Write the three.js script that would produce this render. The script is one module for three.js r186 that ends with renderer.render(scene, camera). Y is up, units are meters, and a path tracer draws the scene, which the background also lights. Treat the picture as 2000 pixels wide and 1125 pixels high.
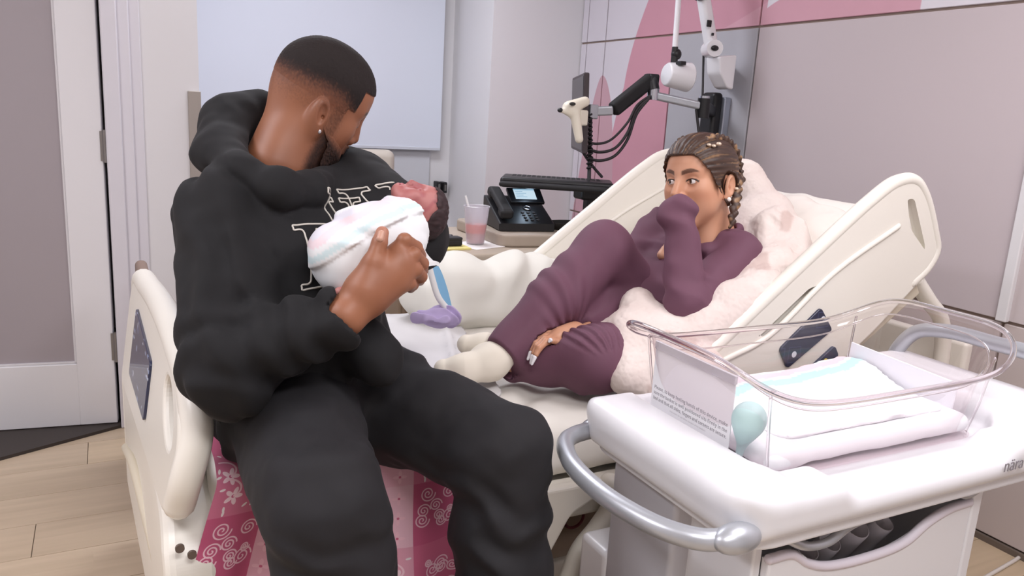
import * as THREE from 'three';
import { RoundedBoxGeometry } from 'three/addons/geometries/RoundedBoxGeometry.js';
import { TextGeometry } from 'three/addons/geometries/TextGeometry.js';
import { FontLoader } from 'three/addons/loaders/FontLoader.js';
import { ImprovedNoise } from 'three/addons/math/ImprovedNoise.js';
import { mergeGeometries, mergeVertices } from 'three/addons/utils/BufferGeometryUtils.js';
import { RectAreaLightUniformsLib } from 'three/addons/lights/RectAreaLightUniformsLib.js';

// ---------- camera, light, exposure ----------
const scene = new THREE.Scene();
scene.background = new THREE.Color(0x000000);
const camera = new THREE.PerspectiveCamera(40.365, 2000 / 1125, 0.05, 40);
camera.position.set(0, 1.32, 0);
camera.quaternion.setFromRotationMatrix(new THREE.Matrix4().makeBasis(
  new THREE.Vector3(0.889786, 0.057386, 0.452756), new THREE.Vector3(0.048548, 0.974532, -0.218929), new THREE.Vector3(-0.453788, 0.21678, 0.864339)));
camera.updateMatrixWorld();
const renderer = new THREE.WebGLRenderer({ antialias: true });
renderer.toneMapping = THREE.LinearToneMapping;
renderer.toneMappingExposure = 1.0;
renderer.shadowMap.enabled = true;
RectAreaLightUniformsLib.init();
const PANELS = [                       // recessed ceiling panels: x, z, width, depth, strength, colour
  [0.35, 0.35, 1.2, 0.6, 15, 0xfcfbff],
  [1.7, -0.45, 0.6, 1.2, 10, 0xfdfaff],
  [0.9, -3.3, 1.2, 0.6, 12, 0xf4f6ff],
  [-1.2, -1.5, 0.6, 1.2, 14.5, 0xf8f7ff],
];

// ---------- helpers ----------
const join = (list) => mergeGeometries(list.map((g) => { const q = g.index ? g.toNonIndexed() : g; for (const k of Object.keys(q.attributes)) if (!['position', 'normal', 'color'].includes(k)) q.deleteAttribute(k); return q; }));
const NZ = new ImprovedNoise();
const noise = (x, y, z) => NZ.noise(x, y, z);
const fbm = (x, y, z) => noise(x, y, z) * 0.6 + noise(x * 2.1 + 5.3, y * 2.1, z * 2.1) * 0.3 + noise(x * 4.3, y * 4.3 + 3.1, z * 4.3) * 0.15;
let seed = 20240;
const rnd = () => { seed = (seed * 1664525 + 1013904223) >>> 0; return seed / 4294967296; };
const clamp = (v, a, b) => v < a ? a : v > b ? b : v;
const mix = (a, b, t) => a + (b - a) * t;
const sstep = (a, b, v) => { const t = clamp((v - a) / (b - a), 0, 1); return t * t * (3 - 2 * t); };
const lin = (h) => { const c = new THREE.Color(h); return [c.r, c.g, c.b]; };
const mixc = (a, b, t) => [mix(a[0], b[0], t), mix(a[1], b[1], t), mix(a[2], b[2], t)];
const v3 = (p) => new THREE.Vector3(p[0], p[1], p[2]);
const add = (a, b) => [a[0] + b[0], a[1] + b[1], a[2] + b[2]];
const sub = (a, b) => [a[0] - b[0], a[1] - b[1], a[2] - b[2]];
const mul = (a, s) => [a[0] * s, a[1] * s, a[2] * s];
const lerp = (a, b, t) => [mix(a[0], b[0], t), mix(a[1], b[1], t), mix(a[2], b[2], t)];
const names = {};
function numbered(n) { const k = names[n] || 0; names[n] = k + 1; return k ? n + '_' + String(k).padStart(3, '0') : n; }
function mk(name, geo, mat, parent) {
  const m = new THREE.Mesh(geo, mat); m.castShadow = m.receiveShadow = true;
  if (parent) { m.name = name; parent.add(m); } else { m.name = numbered(name); scene.add(m); }
  return m;
}
function tag(o, label, category, group, kind) {
  if (label) o.userData.label = label; if (category) o.userData.category = category;
  if (group) o.userData.group = group; if (kind) o.userData.kind = kind; return o;
}
function thing(name, label, category, pos = [0, 0, 0], group) {
  const g = new THREE.Group(); g.name = numbered(name); scene.add(g); g.position.set(...pos); return tag(g, label, category, group);
}
function struct(name, geo, mat, label, category) {
  const m = new THREE.Mesh(geo, mat); m.castShadow = m.receiveShadow = true; m.name = name; scene.add(m);
  m.userData.kind = 'structure'; return tag(m, label, category);
}
const std = (color, roughness = 0.6, o = {}) => new THREE.MeshStandardMaterial({ color, roughness, ...o });
const phys = (color, roughness = 0.6, o = {}) => new THREE.MeshPhysicalMaterial({ color, roughness, ...o });
const box = (x0, x1, y0, y1, z0, z1) => { const g = new THREE.BoxGeometry(x1 - x0, y1 - y0, z1 - z0); g.translate((x0 + x1) / 2, (y0 + y1) / 2, (z0 + z1) / 2); return g; };
const rbox = (x0, x1, y0, y1, z0, z1, r = 0.006, s = 3) => { const g = new RoundedBoxGeometry(x1 - x0, y1 - y0, z1 - z0, s, r); g.translate((x0 + x1) / 2, (y0 + y1) / 2, (z0 + z1) / 2); return g; };
function tube(pts, r, seg = 40, rad = 10, closed = false) {
  const c = new THREE.CatmullRomCurve3(pts.map(v3), closed, 'centripetal'); const g = new THREE.TubeGeometry(c, seg, r, rad, closed);
  if (closed) return g;
  const caps = [0, 1].map((t) => { const s = new THREE.SphereGeometry(r, rad, 6); const p = c.getPoint(t); s.translate(p.x, p.y, p.z); return s; });
  return join([g, ...caps]);
}
function rod(a, b, r0, r1 = r0, rad = 16) {            // a round bar from a to b
  const A = v3(a), B = v3(b), d = B.clone().sub(A), g = new THREE.CylinderGeometry(r1, r0, d.length(), rad);
  g.applyQuaternion(new THREE.Quaternion().setFromUnitVectors(new THREE.Vector3(0, 1, 0), d.normalize())); g.translate(...A.add(B).multiplyScalar(0.5).toArray()); return g;
}
function barBox(a, b, w, h, r = 0.004, upv = [0, 1, 0]) {     // a rounded rectangular bar from a to b
  const A = v3(a), B = v3(b), d = B.clone().sub(A), L = d.length(); d.normalize();
  const x = new THREE.Vector3().crossVectors(v3(upv), d).normalize(), y = new THREE.Vector3().crossVectors(d, x);
  const g = new RoundedBoxGeometry(w, h, L, 3, r); g.applyMatrix4(new THREE.Matrix4().makeBasis(x, y, d)); g.translate(...A.add(B).multiplyScalar(0.5).toArray()); return g;
}
function orient(g, x, y, z, p) { g.applyMatrix4(new THREE.Matrix4().makeBasis(v3(x), v3(y), v3(z)).setPosition(...p)); return g; }
function roundPoly(pts, r, S = THREE.Shape) {           // closed outline with rounded corners
  const s = new S(), n = pts.length;
  for (let i = 0; i < n; i++) {
    const p = pts[i], a = pts[(i + n - 1) % n], b = pts[(i + 1) % n], rr = p[2] ?? r;
    const la = Math.hypot(a[0] - p[0], a[1] - p[1]), lb = Math.hypot(b[0] - p[0], b[1] - p[1]);
    const ka = Math.min(rr, la * 0.48) / la, kb = Math.min(rr, lb * 0.48) / lb;
    const s0 = [mix(p[0], a[0], ka), mix(p[1], a[1], ka)], s1 = [mix(p[0], b[0], kb), mix(p[1], b[1], kb)];
    if (i) s.lineTo(...s0); else s.moveTo(...s0);
    s.quadraticCurveTo(p[0], p[1], ...s1);
  }
  s.closePath(); return s;
}
function extrude(shape, depth, bevel = 0.004, seg = 3, curve = 10) {
  const g = new THREE.ExtrudeGeometry(shape, { depth: depth - 2 * bevel, bevelEnabled: bevel > 0, bevelThickness: bevel, bevelSize: bevel, bevelOffset: -bevel, bevelSegments: seg, curveSegments: curve });
  g.translate(0, 0, bevel); return g;
}
function canvasTex(w, h, draw, srgb = true) {
  const c = document.createElement('canvas'); c.width = w; c.height = h; draw(c.getContext('2d'), w, h);
  const t = new THREE.CanvasTexture(c); if (srgb) t.colorSpace = THREE.SRGBColorSpace; t.wrapS = t.wrapT = THREE.RepeatWrapping; return t;
}
function grainTex(n, fn, srgb = false) {
  const d = new Uint8Array(n * n * 4);
  for (let j = 0; j < n; j++) for (let i = 0; i < n; i++) { const v = fn(i / n, j / n), k = (j * n + i) * 4; const q = Array.isArray(v) ? v : [v, v, v]; d[k] = clamp(q[0], 0, 1) * 255; d[k + 1] = clamp(q[1], 0, 1) * 255; d[k + 2] = clamp(q[2], 0, 1) * 255; d[k + 3] = 255; }
  const t = new THREE.DataTexture(d, n, n); t.magFilter = THREE.LinearFilter; t.wrapS = t.wrapT = THREE.RepeatWrapping; if (srgb) t.colorSpace = THREE.SRGBColorSpace; t.needsUpdate = true; return t;
}
// signed distances
const sph = (x, y, z, a, b, c, r) => Math.hypot(x - a, y - b, z - c) - r;
function ell(x, y, z, a, b, c, rx, ry, rz) { const u = (x - a) / rx, v = (y - b) / ry, w = (z - c) / rz, k0 = Math.sqrt(u * u + v * v + w * w), p = u / rx, q = v / ry, s = w / rz, k1 = Math.sqrt(p * p + q * q + s * s); return k1 < 1e-9 ? -Math.min(rx, ry, rz) : k0 * (k0 - 1) / k1; }
function cap(x, y, z, a, b, ra, rb = ra) {
  const ux = b[0] - a[0], uy = b[1] - a[1], uz = b[2] - a[2], px = x - a[0], py = y - a[1], pz = z - a[2];
  const h = clamp((px * ux + py * uy + pz * uz) / (ux * ux + uy * uy + uz * uz + 1e-12), 0, 1);
  return Math.hypot(px - ux * h, py - uy * h, pz - uz * h) - (ra + (rb - ra) * h);
}
const smin = (a, b, k) => { const h = Math.max(k - Math.abs(a - b), 0) / k; return Math.min(a, b) - h * h * k * 0.25; };
const smax = (a, b, k) => -smin(-a, -b, k);
function rbx(x, y, z, cx, cy, cz, hx, hy, hz, r) { const a = Math.abs(x - cx) - hx + r, b = Math.abs(y - cy) - hy + r, c = Math.abs(z - cz) - hz + r; return Math.hypot(Math.max(a, 0), Math.max(b, 0), Math.max(c, 0)) + Math.min(Math.max(a, b, c), 0) - r; }
const bones = (list, k) => (x, y, z) => { let d = 1e9; for (const s of list) { const e = cap(x, y, z, s[0], s[1], s[2], s[3] ?? s[2]); d = d > 1e8 ? e : smin(d, e, s[4] ?? k); } return d; };
function nets(f, lo, hi, h, colour) {                    // surface of a field (negative inside), optional vertex colours
  const nx = Math.ceil((hi[0] - lo[0]) / h) + 1, ny = Math.ceil((hi[1] - lo[1]) / h) + 1, nz = Math.ceil((hi[2] - lo[2]) / h) + 1;
  const val = new Float32Array(nx * ny * nz), id = new Int32Array(nx * ny * nz).fill(-1);
  const at = (i, j, k) => (k * ny + j) * nx + i, C = 4;
  for (let K = 0; K < nz; K += C) for (let J = 0; J < ny; J += C) for (let I = 0; I < nx; I += C) {      // blocks far from the surface are filled with one value
    const bx = Math.min(I + C, nx), by = Math.min(J + C, ny), bz = Math.min(K + C, nz);
    const m = f(lo[0] + (I + bx - 1) / 2 * h, lo[1] + (J + by - 1) / 2 * h, lo[2] + (K + bz - 1) / 2 * h), far = Math.abs(m) > h * C * 2.2;
    for (let k = K; k < bz; k++) for (let j = J; j < by; j++) for (let i = I; i < bx; i++) val[at(i, j, k)] = far ? m : f(lo[0] + i * h, lo[1] + j * h, lo[2] + k * h);
  }
  const P = [], IDX = [], E = [[0, 1], [2, 3], [4, 5], [6, 7], [0, 2], [1, 3], [4, 6], [5, 7], [0, 4], [1, 5], [2, 6], [3, 7]];
  const cv = new Float32Array(8);
  for (let k = 0; k < nz - 1; k++) for (let j = 0; j < ny - 1; j++) for (let i = 0; i < nx - 1; i++) {
    let neg = 0;
    for (let c = 0; c < 8; c++) { const v = val[at(i + (c & 1), j + (c >> 1 & 1), k + (c >> 2))]; cv[c] = v; if (v < 0) neg++; }
    if (!neg || neg === 8) continue;
    let sx = 0, sy = 0, sz = 0, n = 0;
    for (const [a, b] of E) if (cv[a] < 0 !== cv[b] < 0) { const t = cv[a] / (cv[a] - cv[b]); sx += (a & 1) + ((b & 1) - (a & 1)) * t; sy += (a >> 1 & 1) + ((b >> 1 & 1) - (a >> 1 & 1)) * t; sz += (a >> 2) + ((b >> 2) - (a >> 2)) * t; n++; }
    id[at(i, j, k)] = P.length / 3; P.push(lo[0] + (i + sx / n) * h, lo[1] + (j + sy / n) * h, lo[2] + (k + sz / n) * h);
  }
  for (let k = 1; k < nz - 1; k++) for (let j = 1; j < ny - 1; j++) for (let i = 1; i < nx - 1; i++) {
    const a = val[at(i, j, k)] < 0;
    const q = (p0, p1, p2, p3, flip) => { if (p0 < 0 || p1 < 0 || p2 < 0 || p3 < 0) return; if (flip) IDX.push(p0, p2, p1, p1, p2, p3); else IDX.push(p0, p1, p2, p1, p3, p2); };
    if (a !== val[at(i + 1, j, k)] < 0) q(id[at(i, j - 1, k - 1)], id[at(i, j, k - 1)], id[at(i, j - 1, k)], id[at(i, j, k)], !a);
    if (a !== val[at(i, j + 1, k)] < 0) q(id[at(i - 1, j, k - 1)], id[at(i, j, k - 1)], id[at(i - 1, j, k)], id[at(i, j, k)], a);
    if (a !== val[at(i, j, k + 1)] < 0) q(id[at(i - 1, j - 1, k)], id[at(i, j - 1, k)], id[at(i - 1, j, k)], id[at(i, j, k)], !a);
  }
  const nv = P.length / 3, N = new Float32Array(P.length), e = h * 0.35;
  for (let v = 0; v < nv; v++) {
    let x = P[3 * v], y = P[3 * v + 1], z = P[3 * v + 2], gx, gy, gz;
    for (let it = 0; it < 2; it++) {
      const d = it ? 0 : f(x, y, z); gx = f(x + e, y, z) - f(x - e, y, z); gy = f(x, y + e, z) - f(x, y - e, z); gz = f(x, y, z + e) - f(x, y, z - e);
      const l = Math.hypot(gx, gy, gz) || 1; gx /= l; gy /= l; gz /= l;
      if (!it) { const s = clamp(d, -h * 0.5, h * 0.5); x -= gx * s; y -= gy * s; z -= gz * s; }
    }
    P[3 * v] = x; P[3 * v + 1] = y; P[3 * v + 2] = z; N[3 * v] = gx; N[3 * v + 1] = gy; N[3 * v + 2] = gz;
  }
  const g = new THREE.BufferGeometry(); g.setAttribute('position', new THREE.Float32BufferAttribute(P, 3)); g.setAttribute('normal', new THREE.BufferAttribute(N, 3)); g.setIndex(IDX);
  if (colour) { const Cc = new Float32Array(P.length); for (let v = 0; v < nv; v++) { const c = colour(P[3 * v], P[3 * v + 1], P[3 * v + 2], N[3 * v], N[3 * v + 1], N[3 * v + 2]); Cc[3 * v] = c[0]; Cc[3 * v + 1] = c[1]; Cc[3 * v + 2] = c[2]; } g.setAttribute('color', new THREE.BufferAttribute(Cc, 3)); }
  return g;
}
// planar or box texture coordinates in metres
function boxUV(g, s = 1) {
  const p = g.attributes.position, n = g.attributes.normal, uv = new Float32Array(p.count * 2);
  for (let i = 0; i < p.count; i++) { const ax = Math.abs(n.getX(i)), ay = Math.abs(n.getY(i)), az = Math.abs(n.getZ(i)), x = p.getX(i), y = p.getY(i), z = p.getZ(i); const q = ax > ay && ax > az ? [z, y] : ay > az ? [x, z] : [x, y]; uv[2 * i] = q[0] * s; uv[2 * i + 1] = q[1] * s; }
  g.setAttribute('uv', new THREE.BufferAttribute(uv, 2)); return g;
}
const font = await new FontLoader().loadAsync('fonts/droid/droid_sans_bold.typeface.json');
const fontR = await new FontLoader().loadAsync('fonts/droid/droid_sans_regular.typeface.json');
const serif = await new FontLoader().loadAsync('fonts/droid/droid_serif_bold.typeface.json');

// ---------- shared materials ----------
const weaveT = grainTex(64, (u, v) => 0.5 + 0.25 * Math.sin(u * 2 * Math.PI * 32) + 0.25 * Math.sin(v * 2 * Math.PI * 32));
const M = {
  wall: std('#e2e0e2', 0.85), wallCool: std('#cfd0d6', 0.85), trim: std('#e6e4e6', 0.5), ceil: std('#e8e6e3', 0.9),
  cream: phys('#f2ede2', 0.38, { clearcoat: 0.25, clearcoatRoughness: 0.35 }), creamDark: phys('#d9cfba', 0.5),
  white: phys('#e9e8eb', 0.32, { clearcoat: 0.3, clearcoatRoughness: 0.3 }), whiteMatt: std('#e6e5e8', 0.7),
  silver: phys('#b9bcc2', 0.35, { metalness: 0.55 }), chrome: std('#c9ccd4', 0.2, { metalness: 1 }),
  black: phys('#161518', 0.42), blackMatt: std('#19181a', 0.7), dark: std('#2a2725', 0.6), navy: phys('#1b2038', 0.25, { clearcoat: 0.6 }),
  socket: std('#6b5c52', 0.6), cable: std('#241f22', 0.55),
};

// ---------- the room ----------
const XH = 2.604, ZB = -4.23, ZN = -4.8, CEIL = 2.6, XL = -2.6, ZF = 2.2;
{ // floor: light wood-look planks on a screed
  const woodT = [0, 1, 2].map((s) => grainTex(256, (u, v) => { const w = 0.06 * fbm(u * 3 + s * 7, v * 40, s) + 0.05 * fbm(u * 1.5, v * 9 + s * 3, 2 + s); return [0.775 + w, 0.71 + w, 0.625 + w]; }, true));
  const planks = woodT.map((t, i) => std(['#ffffff', '#f6f0ea', '#fff8ee'][i], 0.34, { map: t }));
  const screed = new THREE.BoxGeometry(XH - XL + 0.4, 0.1, ZF - ZN + 0.4); screed.translate((XH + XL) / 2, -0.056, (ZF + ZN) / 2);
  const f = struct('floor', screed, std('#8d8073', 0.9), 'light wood plank floor of the room', 'floor');
  const W = 0.2, L = 1.22; const pg = new RoundedBoxGeometry(L - 0.002, 0.006, W - 0.002, 1, 0.001); boxUV(pg, 0.8);
  for (let r = 0, z = ZN + W / 2; z < ZF; z += W, r++) for (let x = XL - L * ((r * 0.37) % 1); x < XH + 0.05; x += L) {
    if (x + L < XL || z < -3.1 && x + L < -0.2) continue;
    const p = mk('plank', pg, planks[(r * 7 + Math.round(x * 3) + 30) % 3], f); p.position.set(Math.min(x + L / 2, XH - L / 2 + 0.05), -0.003, z);
  }
}
{ // ceiling and its light panels
  struct('ceiling', box(XL - 0.1, XH + 0.1, CEIL, CEIL + 0.1, ZN - 0.1, ZF + 0.1), M.ceil, 'flat white ceiling', 'ceiling');
  PANELS.forEach(([x, z, w, d, s, col], i) => {
    const l = thing('ceiling_light', ['recessed ceiling light panel above the camera', 'recessed ceiling light panel over the bassinet', 'recessed ceiling light panel near the window', 'recessed ceiling light panel on the side of the door'][i], 'light', [x, CEIL, z]);
    mk('frame', (() => { const g = []; for (const [a, b, c, e] of [[-w / 2 - 0.03, w / 2 + 0.03, -d / 2 - 0.03, -d / 2], [-w / 2 - 0.03, w / 2 + 0.03, d / 2, d / 2 + 0.03], [-w / 2 - 0.03, -w / 2, -d / 2, d / 2], [w / 2, w / 2 + 0.03, -d / 2, d / 2]]) g.push(box(a, b, -0.02, 0, c, e)); return join(g); })(), M.trim, l);
    mk('diffuser', box(-w / 2, w / 2, -0.012, 0, -d / 2, d / 2), std('#ffffff', 0.6, { emissive: new THREE.Color(col), emissiveIntensity: 1.6 }), l);
    const a = new THREE.RectAreaLight(col, s, w, d); a.position.set(0, -0.02, 0); a.lookAt(0, -5, 0); a.rotation.set(-Math.PI / 2, 0, 0); a.castShadow = true; l.add(a);
  });
}
{ // head wall: painted panels hung over a tan backing, with a printed mural
  const g = box(XH, XH + 0.15, 0, CEIL, ZN - 0.1, ZF + 0.1);
  const w = struct('wall_head', g, std('#9b8a80', 0.9), 'panelled wall behind the head of the bed with pink printed mural', 'wall');
  const Z0 = -4.3, Z1 = 0.9, Y1 = CEIL;
  const mural = canvasTex(2048, 1024, (x, W, H) => {
    const u = (z) => (z - Z0) / (Z1 - Z0) * W, v = (y) => (1 - y / Y1) * H;
    x.fillStyle = '#d9d4dc'; x.fillRect(0, 0, W, H);
    const blob = (pts, c) => { x.fillStyle = c; x.beginPath(); pts.forEach((p, i) => i ? x.quadraticCurveTo(u(p[0]), v(p[1]), u(p[2] ?? p[0]), v(p[3] ?? p[1])) : x.moveTo(u(p[0]), v(p[1]))); x.closePath(); x.fill(); };
    // large pink leaf shape
    blob([[-3.93, 0], [-3.92, 0.8, -3.85, 1.1], [-3.78, 1.42, -3.74, 1.5], [-3.72, 1.7, -3.58, 1.95], [-3.4, 2.3, -3.1, 2.6], [-3, 2.6, -1.9, 2.6], [-1.9, 2.6, -1.9, 1.75], [-2.5, 1.75, -3.34, 1.75], [-3.34, 1.2, -3.31, 0]], '#cf97a6');
    // small leaf
    blob([[-4.25, 0.2], [-4.16, 1.0, -4.08, 1.26], [-4.02, 1.56, -3.965, 1.568], [-3.91, 1.56, -3.85, 1.4], [-3.8, 1.2, -3.78, 1.0], [-3.8, 0.4, -3.8, 0.2]], '#c9a2ad');
    blob([[-3.0, 1.757], [-2.5, 1.9, -1.9, 2.3], [-1.9, 2.0, -1.9, 1.757]], '#d6a3b1');
    blob([[-2.71, 1.83], [-2.66, 1.86, -2.5, 1.9], [-2.4, 2.0, -2.2, 2.1], [-2.5, 2.1, -2.7, 2.05]], '#e4dfe6');
    x.fillStyle = '#b3b2b8'; x.fillRect(u(-3.335), v(1.757), u(-2.745) - u(-3.335), v(0) - v(1.757));
    x.fillStyle = '#c9bdc0'; x.fillRect(u(-2.745), v(1.757), u(0.9) - u(-2.745), v(0) - v(1.757));
    x.fillStyle = '#e2dde4'; x.fillRect(u(-1.96), v(2.6), u(0.9) - u(-1.96), v(1.757) - v(2.6));
    x.fillStyle = '#cfc4c5'; x.fillRect(u(-1.467), v(1.757), u(0.9) - u(-1.467), v(0) - v(1.757));
    x.fillStyle = '#c9bcb9'; x.fillRect(u(-3.335), v(0.748), u(0.9) - u(-3.335), H - v(0.748));
  });
  const pm = std('#ffffff', 0.62, { map: mural });
  const cols = [[-4.23, -4.165], [-4.165, -3.965], [-3.965, -3.335], [-3.335, -2.745], [-2.745, -1.467], [-1.467, -0.4], [-0.4, 0.9]];
  const tile = (z0, z1, y0, y1) => {
    const pg = new RoundedBoxGeometry(0.012, y1 - y0 - 0.01, z1 - z0 - 0.01, 2, 0.003); pg.translate(XH - 0.005, (y0 + y1) / 2, (z0 + z1) / 2);
    const p = pg.attributes.position, uv = pg.attributes.uv; for (let i = 0; i < p.count; i++) uv.setXY(i, (p.getZ(i) - Z0) / (Z1 - Z0), p.getY(i) / Y1);
    mk('panel', pg, pm, w);
  };
  for (const [a, b] of cols) { tile(a, b, 1.757, CEIL); tile(a, b, 0.748, 1.757); if (b > -1.6) { tile(a, b, 0.501, 0.748); tile(a, b, 0.02, 0.501); } else { tile(a, b, 0.02, 0.748); } }
  mk('corner_guard', rbox(XH - 0.03, XH - 0.008, 0.75, 1.75, -1.485, -1.45, 0.004), M.trim, w);
  struct('baseboard_head', box(XH - 0.02, XH, 0, 0.02, ZB, ZF), std('#6f6259', 0.7), 'narrow brown base strip of the head wall', 'baseboard');
}
{ // window wall: deep niche with a lowered roller shade, white column beside the head wall
  const w = struct('wall_back', join([box(-0.1, XH + 0.1, 0, CEIL, ZN - 0.15, ZN)]), M.wall, 'back wall of the window niche', 'wall');
  struct('wall_column', box(2.0, XH, 0, CEIL, ZN, ZB), M.wall, 'white boxed column between window niche and head wall', 'wall');
  const sill = mk('window_sill', rbox(0.3, 2.0, 0.5, 0.54, ZN, ZN + 0.12, 0.006), M.trim, w);
  mk('wall_panel', rbox(0.3, 1.86, 0.56, 1.2, ZN, ZN + 0.02, 0.006), M.wallCool, w); 
  const s = thing('roller_shade', 'large pale blue-white roller shade behind the man', 'shade', [1.16, 1.066, ZN + 0.06]);
  s.userData.label = 'large pale blue-white roller shade behind the man';
  mk('fabric', rbox(-0.86, 0.75, 0.012, 1.45, -0.002, 0.002, 0.001), std('#dfe4f0', 0.8), s);
  mk('hem_bar', rbox(-0.86, 0.75, -0.004, 0.016, -0.007, 0.007, 0.004), std('#d0d3dc', 0.6), s);
  mk('cassette', rbox(-0.9, 0.79, 1.44, 1.53, -0.05, 0.05, 0.01), M.trim, s);
  for (const [p, i] of [[[1.91, 0.83, -4.72], 0], [[1.953, 0.827, -4.72], 1]]) {
    const h = thing('cord_anchor', i ? 'right of two black cord anchors beside the roller shade' : 'left of two black cord anchors beside the roller shade', 'anchor', [p[0], p[1], -4.742]);
    mk('clip', rbox(-0.014, 0.014, -0.035, 0.035, -0.058, 0.012, 0.006), M.black, h); mk('slot', rbox(-0.006, 0.006, -0.02, 0.02, 0.01, 0.015, 0.002), std('#6b6866', 0.4), h);
  }
}
{ // side of the niche and the wall beside the door
  struct('wall_side', box(0.132, 0.335, 0, CEIL, ZN - 0.15, -3.33), M.wall, 'narrow white wall between door frame and window niche', 'wall');
  const gd = struct('trim_1', rbox(0.293, 0.34, 0.2, 1.335, -3.36, -3.316, 0.004), std('#a39a93', 0.55), 'grey corner guard on the narrow wall', 'corner guard');
  const jamb = struct('trim_2', join([rbox(0.005, 0.06, 0, CEIL, -3.4, -3.30, 0.006), rbox(0.055, 0.1, 0, CEIL, -3.4, -3.312, 0.006), rbox(0.095, 0.136, 0, CEIL, -3.4, -3.322, 0.004)]), std('#dcd9e0', 0.45), 'white stepped door frame', 'door frame');
  // angled partition that holds the doorway: runs from the hinge towards the left and the camera
  const dir = [-0.899, 0, 0.438];
  const wallL = struct('wall_left', box(XL - 0.1, XL, 0, CEIL, -3.6, ZF), M.wall, 'side wall left of the camera', 'wall');
  const P = [dir[0] * 1.06, 0, -3.33 + dir[2] * 1.06];
  const part = new THREE.BoxGeometry(1.8, CEIL, 0.12); part.translate(0.9, CEIL / 2, 0.06);
  orient(part, dir, [0, 1, 0], [-dir[2], 0, dir[0]], P);
  struct('wall_door', part, M.wall, 'wall left of the doorway', 'wall');
  const head = new THREE.BoxGeometry(1.06, CEIL - 2.1, 0.12); head.translate(0.53, 2.1 + (CEIL - 2.1) / 2, 0.06);
  orient(head, dir, [0, 1, 0], [-dir[2], 0, dir[0]], [0, 0, -3.33]);
  struct('wall_lintel', head, M.wall, 'wall above the doorway', 'wall');
  struct('wall_front', box(XL - 0.1, XH + 0.1, 0, CEIL, ZF, ZF + 0.1), M.wall, 'wall behind the camera', 'wall');
  // next room: dark floor, closed by plain walls
  const df = new THREE.Shape([[0.05, -3.33], [P[0], P[2]], [XL, P[2]], [XL, -4.95], [0.05, -4.95]].map((p) => new THREE.Vector2(p[0], -p[1])));
  const dg = new THREE.ExtrudeGeometry(df, { depth: 0.012, bevelEnabled: false }); dg.rotateX(-Math.PI / 2); dg.translate(0, 0.001, 0);
  struct('floor_hall', dg, std('#3a322f', 0.6), 'dark floor of the room beyond the door', 'floor');
  struct('wall_hall', join([box(XL, 0.2, 0, CEIL, -5.05, -4.95), box(XL - 0.1, XL, 0, CEIL, -5.0, -3.6)]), M.wall, 'far wall of the room beyond the door', 'wall');
  // the door, ajar, hinged on the frame
  const d = thing('door_1', 'white door with tall frosted glass pane standing ajar', 'door', [0.0, 0.015, -3.352]); d.name = 'door_1'; d.userData.kind = 'structure';
  d.rotation.y = -0.135; // leaf turned a little away from the frame
  const L = 0.95, H = 2.08, ST = 0.137;
  mk('leaf', join([rbox(-ST, -0.004, 0, H, -0.022, 0.022, 0.004), rbox(-L, -L + ST, 0, H, -0.022, 0.022, 0.004), rbox(-L + ST - 0.002, -ST + 0.002, 0, 0.255, -0.022, 0.022, 0.004), rbox(-L + ST - 0.002, -ST + 0.002, H - 0.14, H, -0.022, 0.022, 0.004)]), std('#e9e7ea', 0.5), d);
  mk('glass_pane', box(-L + ST, -ST, 0.255, H - 0.14, -0.006, 0.006), phys('#a89fa4', 0.55, { clearcoat: 0.2 }), d);
  mk('pane_bead', join([rbox(-ST - 0.008, -ST, 0.255, H - 0.14, 0.004, 0.016, 0.002), rbox(-L + ST, -ST, 0.255, 0.263, 0.004, 0.016, 0.002)]), std('#dddadd', 0.5), d);
  for (const y of [0.32, 1.1, 1.85]) mk('hinge', join([rod([0.006, y - 0.06, 0.03], [0.006, y + 0.06, 0.03], 0.009, 0.009, 12), box(-0.012, 0.018, y - 0.055, y + 0.055, 0.018, 0.026)]), std('#8f8a88', 0.4, { metalness: 0.6 }), d);
}
{ // beige chair by the window
  const ch = thing('armchair', 'beige padded chair back under the roller shade', 'chair', [1.17, 0.02, -4.3]);
  mk('backrest', rbox(-0.3, 0.3, 0.42, 1.06, -0.1, 0.0, 0.045, 5), std('#c9c0b4', 0.6), ch);
  mk('seat', rbox(-0.3, 0.3, 0.36, 0.46, 0.0, 0.5, 0.04, 4), std('#c4bbae', 0.6), ch);
  for (const [x, z] of [[-0.26, -0.05], [0.26, -0.05], [-0.26, 0.45], [0.26, 0.45]]) mk('leg', rod([x, -0.02, z], [x, 0.38, z], 0.018), M.dark, ch);
}
{ // brown chair beyond the foot of the bed, and a maroon cushion tucked behind the man
  const c = thing('side_chair', 'brown wooden side chair half hidden beyond the footboard', 'chair', [0, 0, 0]);
  const br = std('#8a7468', 0.55);
  mk('backrest', rbox(0.075, 0.115, 0.44, 0.735, -3.05, -2.66, 0.018, 4), br, c);
  mk('seat', rbox(0.10, 0.50, 0.40, 0.45, -3.05, -2.66, 0.015), br, c);
  for (const [x, z] of [[0.12, -2.69], [0.12, -3.02], [0.47, -2.69], [0.47, -3.02]]) mk('leg', rod([x, 0, z], [x, 0.42, z], 0.017, 0.02), br, c);
}

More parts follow.
